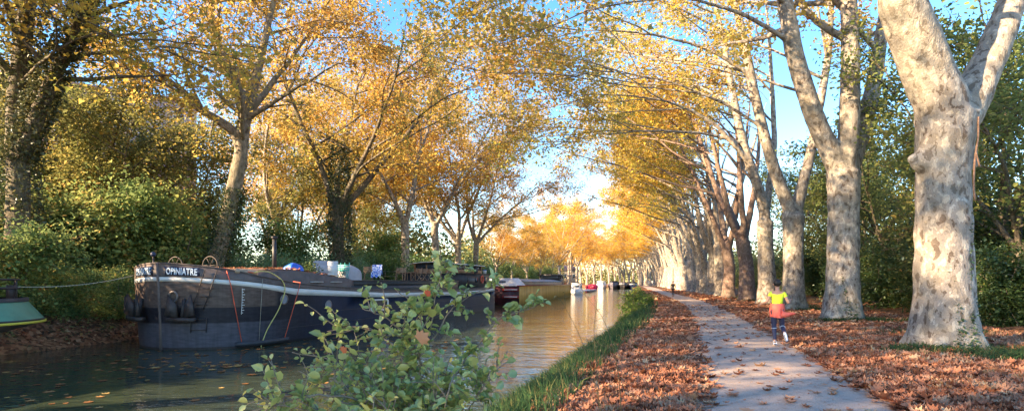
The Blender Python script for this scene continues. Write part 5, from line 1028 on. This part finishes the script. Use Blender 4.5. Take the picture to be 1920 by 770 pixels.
J = dict(pel=(0, 0, .90), waist=(0, -.01, 1.06), chest=(0, .01, 1.25), neckb=(0, .02, 1.38), neck=(0, .035, 1.43), head=(0, .045, 1.545), shl=(-.15, 0, 1.33), shr=(.15, 0, 1.33), ell=(-.245, -.07, 1.10), elr=(.25, -.09, 1.07), wrl=(-.36, .07, 1.04), wrr=(.30, .10, 1.14),
         hil=(-.085, 0, .84), hir=(.085, 0, .84), knl=(-.075, .06, .47), knr=(.12, .11, .46), anl=(-.055, .0, .09), anr=(.155, -.20, .31), tol=(-.055, .15, .035), tor=(.19, -.30, .13))
JP = (6.73, 14.2, .045)
jog = figure('person', JP, R(-21), J, 'jogger seen from behind in yellow T-shirt with coral jacket tied round the waist', M['neon'], M['legging'], M['shoe'])
b = MB(); n = 40; a = np.linspace(0, 2 * math.pi, n, endpoint=False); G = []
for z, rx, ry, fz in ((1.06, .155, .125, 0), (1.03, .168, .14, .0), (.99, .170, .150, .02), (.9, .176, .168, .05), (.80, .172, .172, .09), (.71, .16, .172, .14)):
    back = np.clip(-np.sin(a), 0, 1); front = np.clip(np.sin(a), 0, 1); w_ = 1 + fz * np.sin(7 * a + z * 6) + fz * .8 * np.sin(3 * a)
    zz = z + front * (1.03 - z) * .55 + .03 * np.sin(2 * a + 1) * (1.06 - z)
    G.append(np.stack([rx * w_ * np.cos(a) + .02 * (1 - z), ry * w_ * np.sin(a) - .03 * (1 - z), zz], 1))
b.grid(G, True); b.tube(spline([(.08, -.12, .80, .085), (.18, -.12, .78, .07), (.27, -.1, .80, .05), (.34, -.08, .82, .04), (.40, -.07, .81, .03)], 12)[0], np.linspace(.085, .025, 12), 10); b.build('tied_jacket', M['coral'], jog, True)
b = MB()
for s, (k, an) in {'l': (J['knl'], J['anl']), 'r': (J['knr'], J['anr'])}.items():
    for f in (-.12, .12):
        c_ = Vector(k).lerp(Vector(an), f); b.tube([tuple(c_ - (Vector(an) - Vector(k)).normalized() * .006), tuple(c_ + (Vector(an) - Vector(k)).normalized() * .006)], .066, 14)
b.build('reflective_bands', M['shoe'], jog)
J2 = dict(pel=(0, 0, .92), waist=(0, 0, 1.08), chest=(0, 0, 1.3), neckb=(0, 0, 1.43), neck=(0, .01, 1.48), head=(0, .02, 1.60), shl=(-.18, 0, 1.39), shr=(.18, 0, 1.39), ell=(-.23, -.05, 1.12), elr=(.23, .02, 1.12), wrl=(-.23, .02, .88), wrr=(.22, .14, .90),
          hil=(-.09, 0, .86), hir=(.09, 0, .86), knl=(-.09, .1, .49), knr=(.09, -.02, .49), anl=(-.08, .12, .09), anr=(.08, -.18, .13), tol=(-.08, .26, .04), tor=(.08, -.06, .04))
figure('person', (17.8, 61.9, .03), R(160), J2, 'distant walker in dark clothes on the path', M['dark_cloth'], M['dark_cloth'], M['dark_cloth'], long_sleeve=True)

# ------------------------------------------------------------------ foreground sapling on the bank
sr = np.random.default_rng(5)
e = empty('sapling', (-.6, 3.3, -.35), 0); tag(e, 'leafy green sapling in the foreground in front of the barge', 'sapling')
stm = MB(); lf = MB(); LPs = []; LT = []
def pr(u, v, Z): return PX(u, v, Z) - np.array([-.6, 3.3, -.35])
def sbranch(pts, r0, dens, tw=.22, spread=1.0):
    P = [(*pr(*p), 1) for p in pts]; Q, _ = spline(P, max(8, len(pts) * 6)); Q = Q + np.cumsum(sr.normal(0, .004, Q.shape), axis=0); stm.tube(Q, np.linspace(r0, .0025, len(Q)), 6)
    n = int(dens * len(Q) * .62)
    for i in range(n):
        k = int(sr.uniform(.15, 1) * (len(Q) - 2)); t = unit(Q[k + 1] - Q[k]); a = 1 if i % 2 else -1
        sd_ = unit(np.cross(t, (0, 1, 0)) * a + sr.normal(0, .45, 3)); d = unit(t * .8 + sd_ * spread); W_, r = grow(Q[k], d, tw * sr.uniform(.4, 1.3), .004, .0018, 6, .10, (0, 0, -.1), sr); stm.tube(W_, r, 4)
        for j in range(1, 7):
            for s in ((1, -1) if sr.uniform() < .45 else (1 if j % 2 else -1,)):
                if sr.uniform() < .22: continue
                tt = unit(W_[j] - W_[j - 1]); o = unit(np.cross(tt, (0, .3, 1)) * s); LPs.append(W_[j]); LT.append(tt * .6 + o * .9)
        LPs.append(W_[-1]); LT.append(unit(W_[-1] - W_[-2]))
    for k in range(2, len(Q), 2): LPs.append(Q[k]); LT.append(sr.normal(0, 1, 3) + (0, 0, .5))
main = [(815, 1500, 3.3), (812, 1000, 3.3), (805, 830, 3.3), (795, 720, 3.3), (805, 620, 3.2), (812, 540, 3.15), (826, 466, 3.1)]
sbranch(main[:5], .012, .5, .22); sbranch(main[4:], .005, .7, .06, .8)
sbranch([(808, 880, 3.3), (740, 780, 3.2), (650, 745, 3.1), (560, 742, 3.0), (430, 775, 2.9)], .010, 1.8)
sbranch([(808, 900, 3.2), (700, 800, 3.1), (600, 775, 3.0), (480, 760, 2.9)], .008, 1.6)
sbranch([(806, 870, 3.3), (720, 740, 3.3), (640, 690, 3.3), (575, 690, 3.3)], .008, 1.5)
sbranch([(806, 860, 3.3), (700, 700, 3.4), (620, 665, 3.5), (552, 652, 3.5)], .010, 1.3)
sbranch([(800, 760, 3.3), (745, 650, 3.4), (690, 600, 3.5), (610, 612, 3.5)], .009, 1.6)
sbranch([(800, 700, 3.3), (760, 620, 3.2), (715, 585, 3.1), (685, 575, 3.1)], .007, 1.6, .16)
sbranch([(803, 640, 3.2), (770, 560, 3.1), (745, 540, 3.1)], .005, .8, .10)
sbranch([(806, 640, 3.2), (850, 575, 3.3), (885, 548, 3.3), (935, 532, 3.3)], .005, .6, .08)
sbranch([(812, 560, 3.2), (850, 510, 3.3), (882, 498, 3.3)], .004, .7, .06)
sbranch([(800, 780, 3.3), (870, 680, 3.4), (905, 635, 3.4), (935, 605, 3.4), (985, 590, 3.4), (1010, 578, 3.4)], .008, 1.0, .08)
sbranch([(805, 860, 3.3), (880, 760, 3.2), (930, 690, 3.2), (950, 660, 3.2)], .007, 1.6, .16)
for k in range(17):
    u = sr.uniform(530, 880); v_ = sr.uniform(655, 765); sbranch([(806 + sr.normal(0, 10), 900, 3.3), ((806 + u) / 2, v_ + 60, 3.3 + sr.normal(0, .2)), (u, v_, 3.3 + sr.normal(0, .35))], .006, 1.5, .2)
LPs = np.array(LPs); LT = np.array(LT); LPs = LPs + sr.normal(0, .008, LPs.shape)
LT = LT * 1.0; hf = sr.uniform(0, 1, len(LPs)) < .45
leaves(lf, LPs[hf], .043, 'round', sr, .2, .8, T=LT[hf], curl=1.5); leaves(lf, LPs[~hf], .048, 'ovate', sr, .2, .85, T=LT[~hf], curl=1.6)
stm.build('stem', M['stem'], e, True); lf.build('foliage', M['sap_leaf'], e).color = (1, 1, 1, 1)
for (u, v_, s, lab, col) in ((792, 632, .075, 'large tan plane leaf caught in the sapling', (1.1, 1.0, .9)), (644, 655, .038, 'small red brown leaf low on the left of the sapling', (1.1, .6, .45)), (802, 549, .035, 'small dark red leaf near the middle of the sapling', (1, .4, .35))):
    b = MB(); tv, tf = SHAPES['maple']; V = np.stack([tv[:, 0] * s * 1.3, tv[:, 2] * s, (tv[:, 1] - .4) * s], 1); b.add(V, tf, np.full(len(tf), .8)); o = toplevel(b, 'dead_leaf', M['litter_leaf'], lab, 'leaf'); o.location = PX(u, v_, 3.0); o.rotation_euler = (.3, .9, .2); o.color = (*col, 1)
# dry stalks leaning over the water, and weeds on the bank
for k, (pts, lab) in enumerate(([[(1172, 900, 5.5), (1160, 690, 5.5), (1132, 590, 5.6), (1088, 545, 5.7)], 'tallest dry stalk arching left over the water'], [[(1150, 900, 5.2), (1118, 720, 5.2), (1085, 620, 5.3), (1050, 560, 5.4)], 'leftmost dry stalk with small seed heads'], [[(1130, 900, 6), (1120, 700, 6), (1112, 620, 6), (1120, 560, 6)], 'upright dry stalk between the two arching ones'])):
    e = empty('dry_stalk', PX(*pts[0]), 0); tag(e, lab, 'stalk', 'dry stalks on the near bank'); o_ = PX(*pts[0]); Q, _ = spline([(*(PX(*p) - o_), 1) for p in pts], 18); sm_ = MB().tube(Q, np.linspace(.006, .002, 18), 5); sd2 = MB(); P = []
    for q in range(14):
        i = sr.integers(5, 17); W_, r = grow(Q[i], sr.normal(0, 1, 3) * (1, .5, .6) + (0, 0, .3), .16, .002, .001, 4, .1, (0, 0, 0), sr); sm_.tube(W_, r, 3); P += list(W_[1:])
    sm_.build('stem', M['dry'], e); leaves(sd2, np.array(P), .03, 'narrow', sr, .2, 1); sd2.build('foliage', M['dry'], e)
WD = shrub_geo(80, 1.5, 1.3, 2600, .11, 'ovate', M['young_leaf'], 7, .4); SH.append(WD)
for k, (u, y, s, lab) in enumerate(((1193, 40, 1.15, 'leafy weed bush at the water edge where the path narrows'), (1205, 47, 1.2, 'pale topped weed bush behind the nearer one on the bank'), (1178, 33, .8, 'low leafy weed overhanging the water on the near bank'), (1160, 26, .5, 'smallest leafy weed in the long bank grass'))):
    shrub(float(pl(y)) - 3.1, y, -.45, s, 4, k * 1.3, (1.0, 1.3, .9) if k != 1 else (1.6, 1.7, 1.0), lab, 'weed bushes on the near bank', name='weed_bush', cat='bush')
# fallen branch under the nearest trunk
b = MB(); Q, r = spline([(13.0, 11.6, .05, .012), (13.4, 12.2, .25, .012), (13.9, 12.8, .5, .009), (14.6, 13.0, .62, .005)], 12); b.tube(Q, r, 5); toplevel(b, 'fallen_branch', M['tan'], 'thin bent dead branch on the leaves right of the nearest trunk', 'branch')
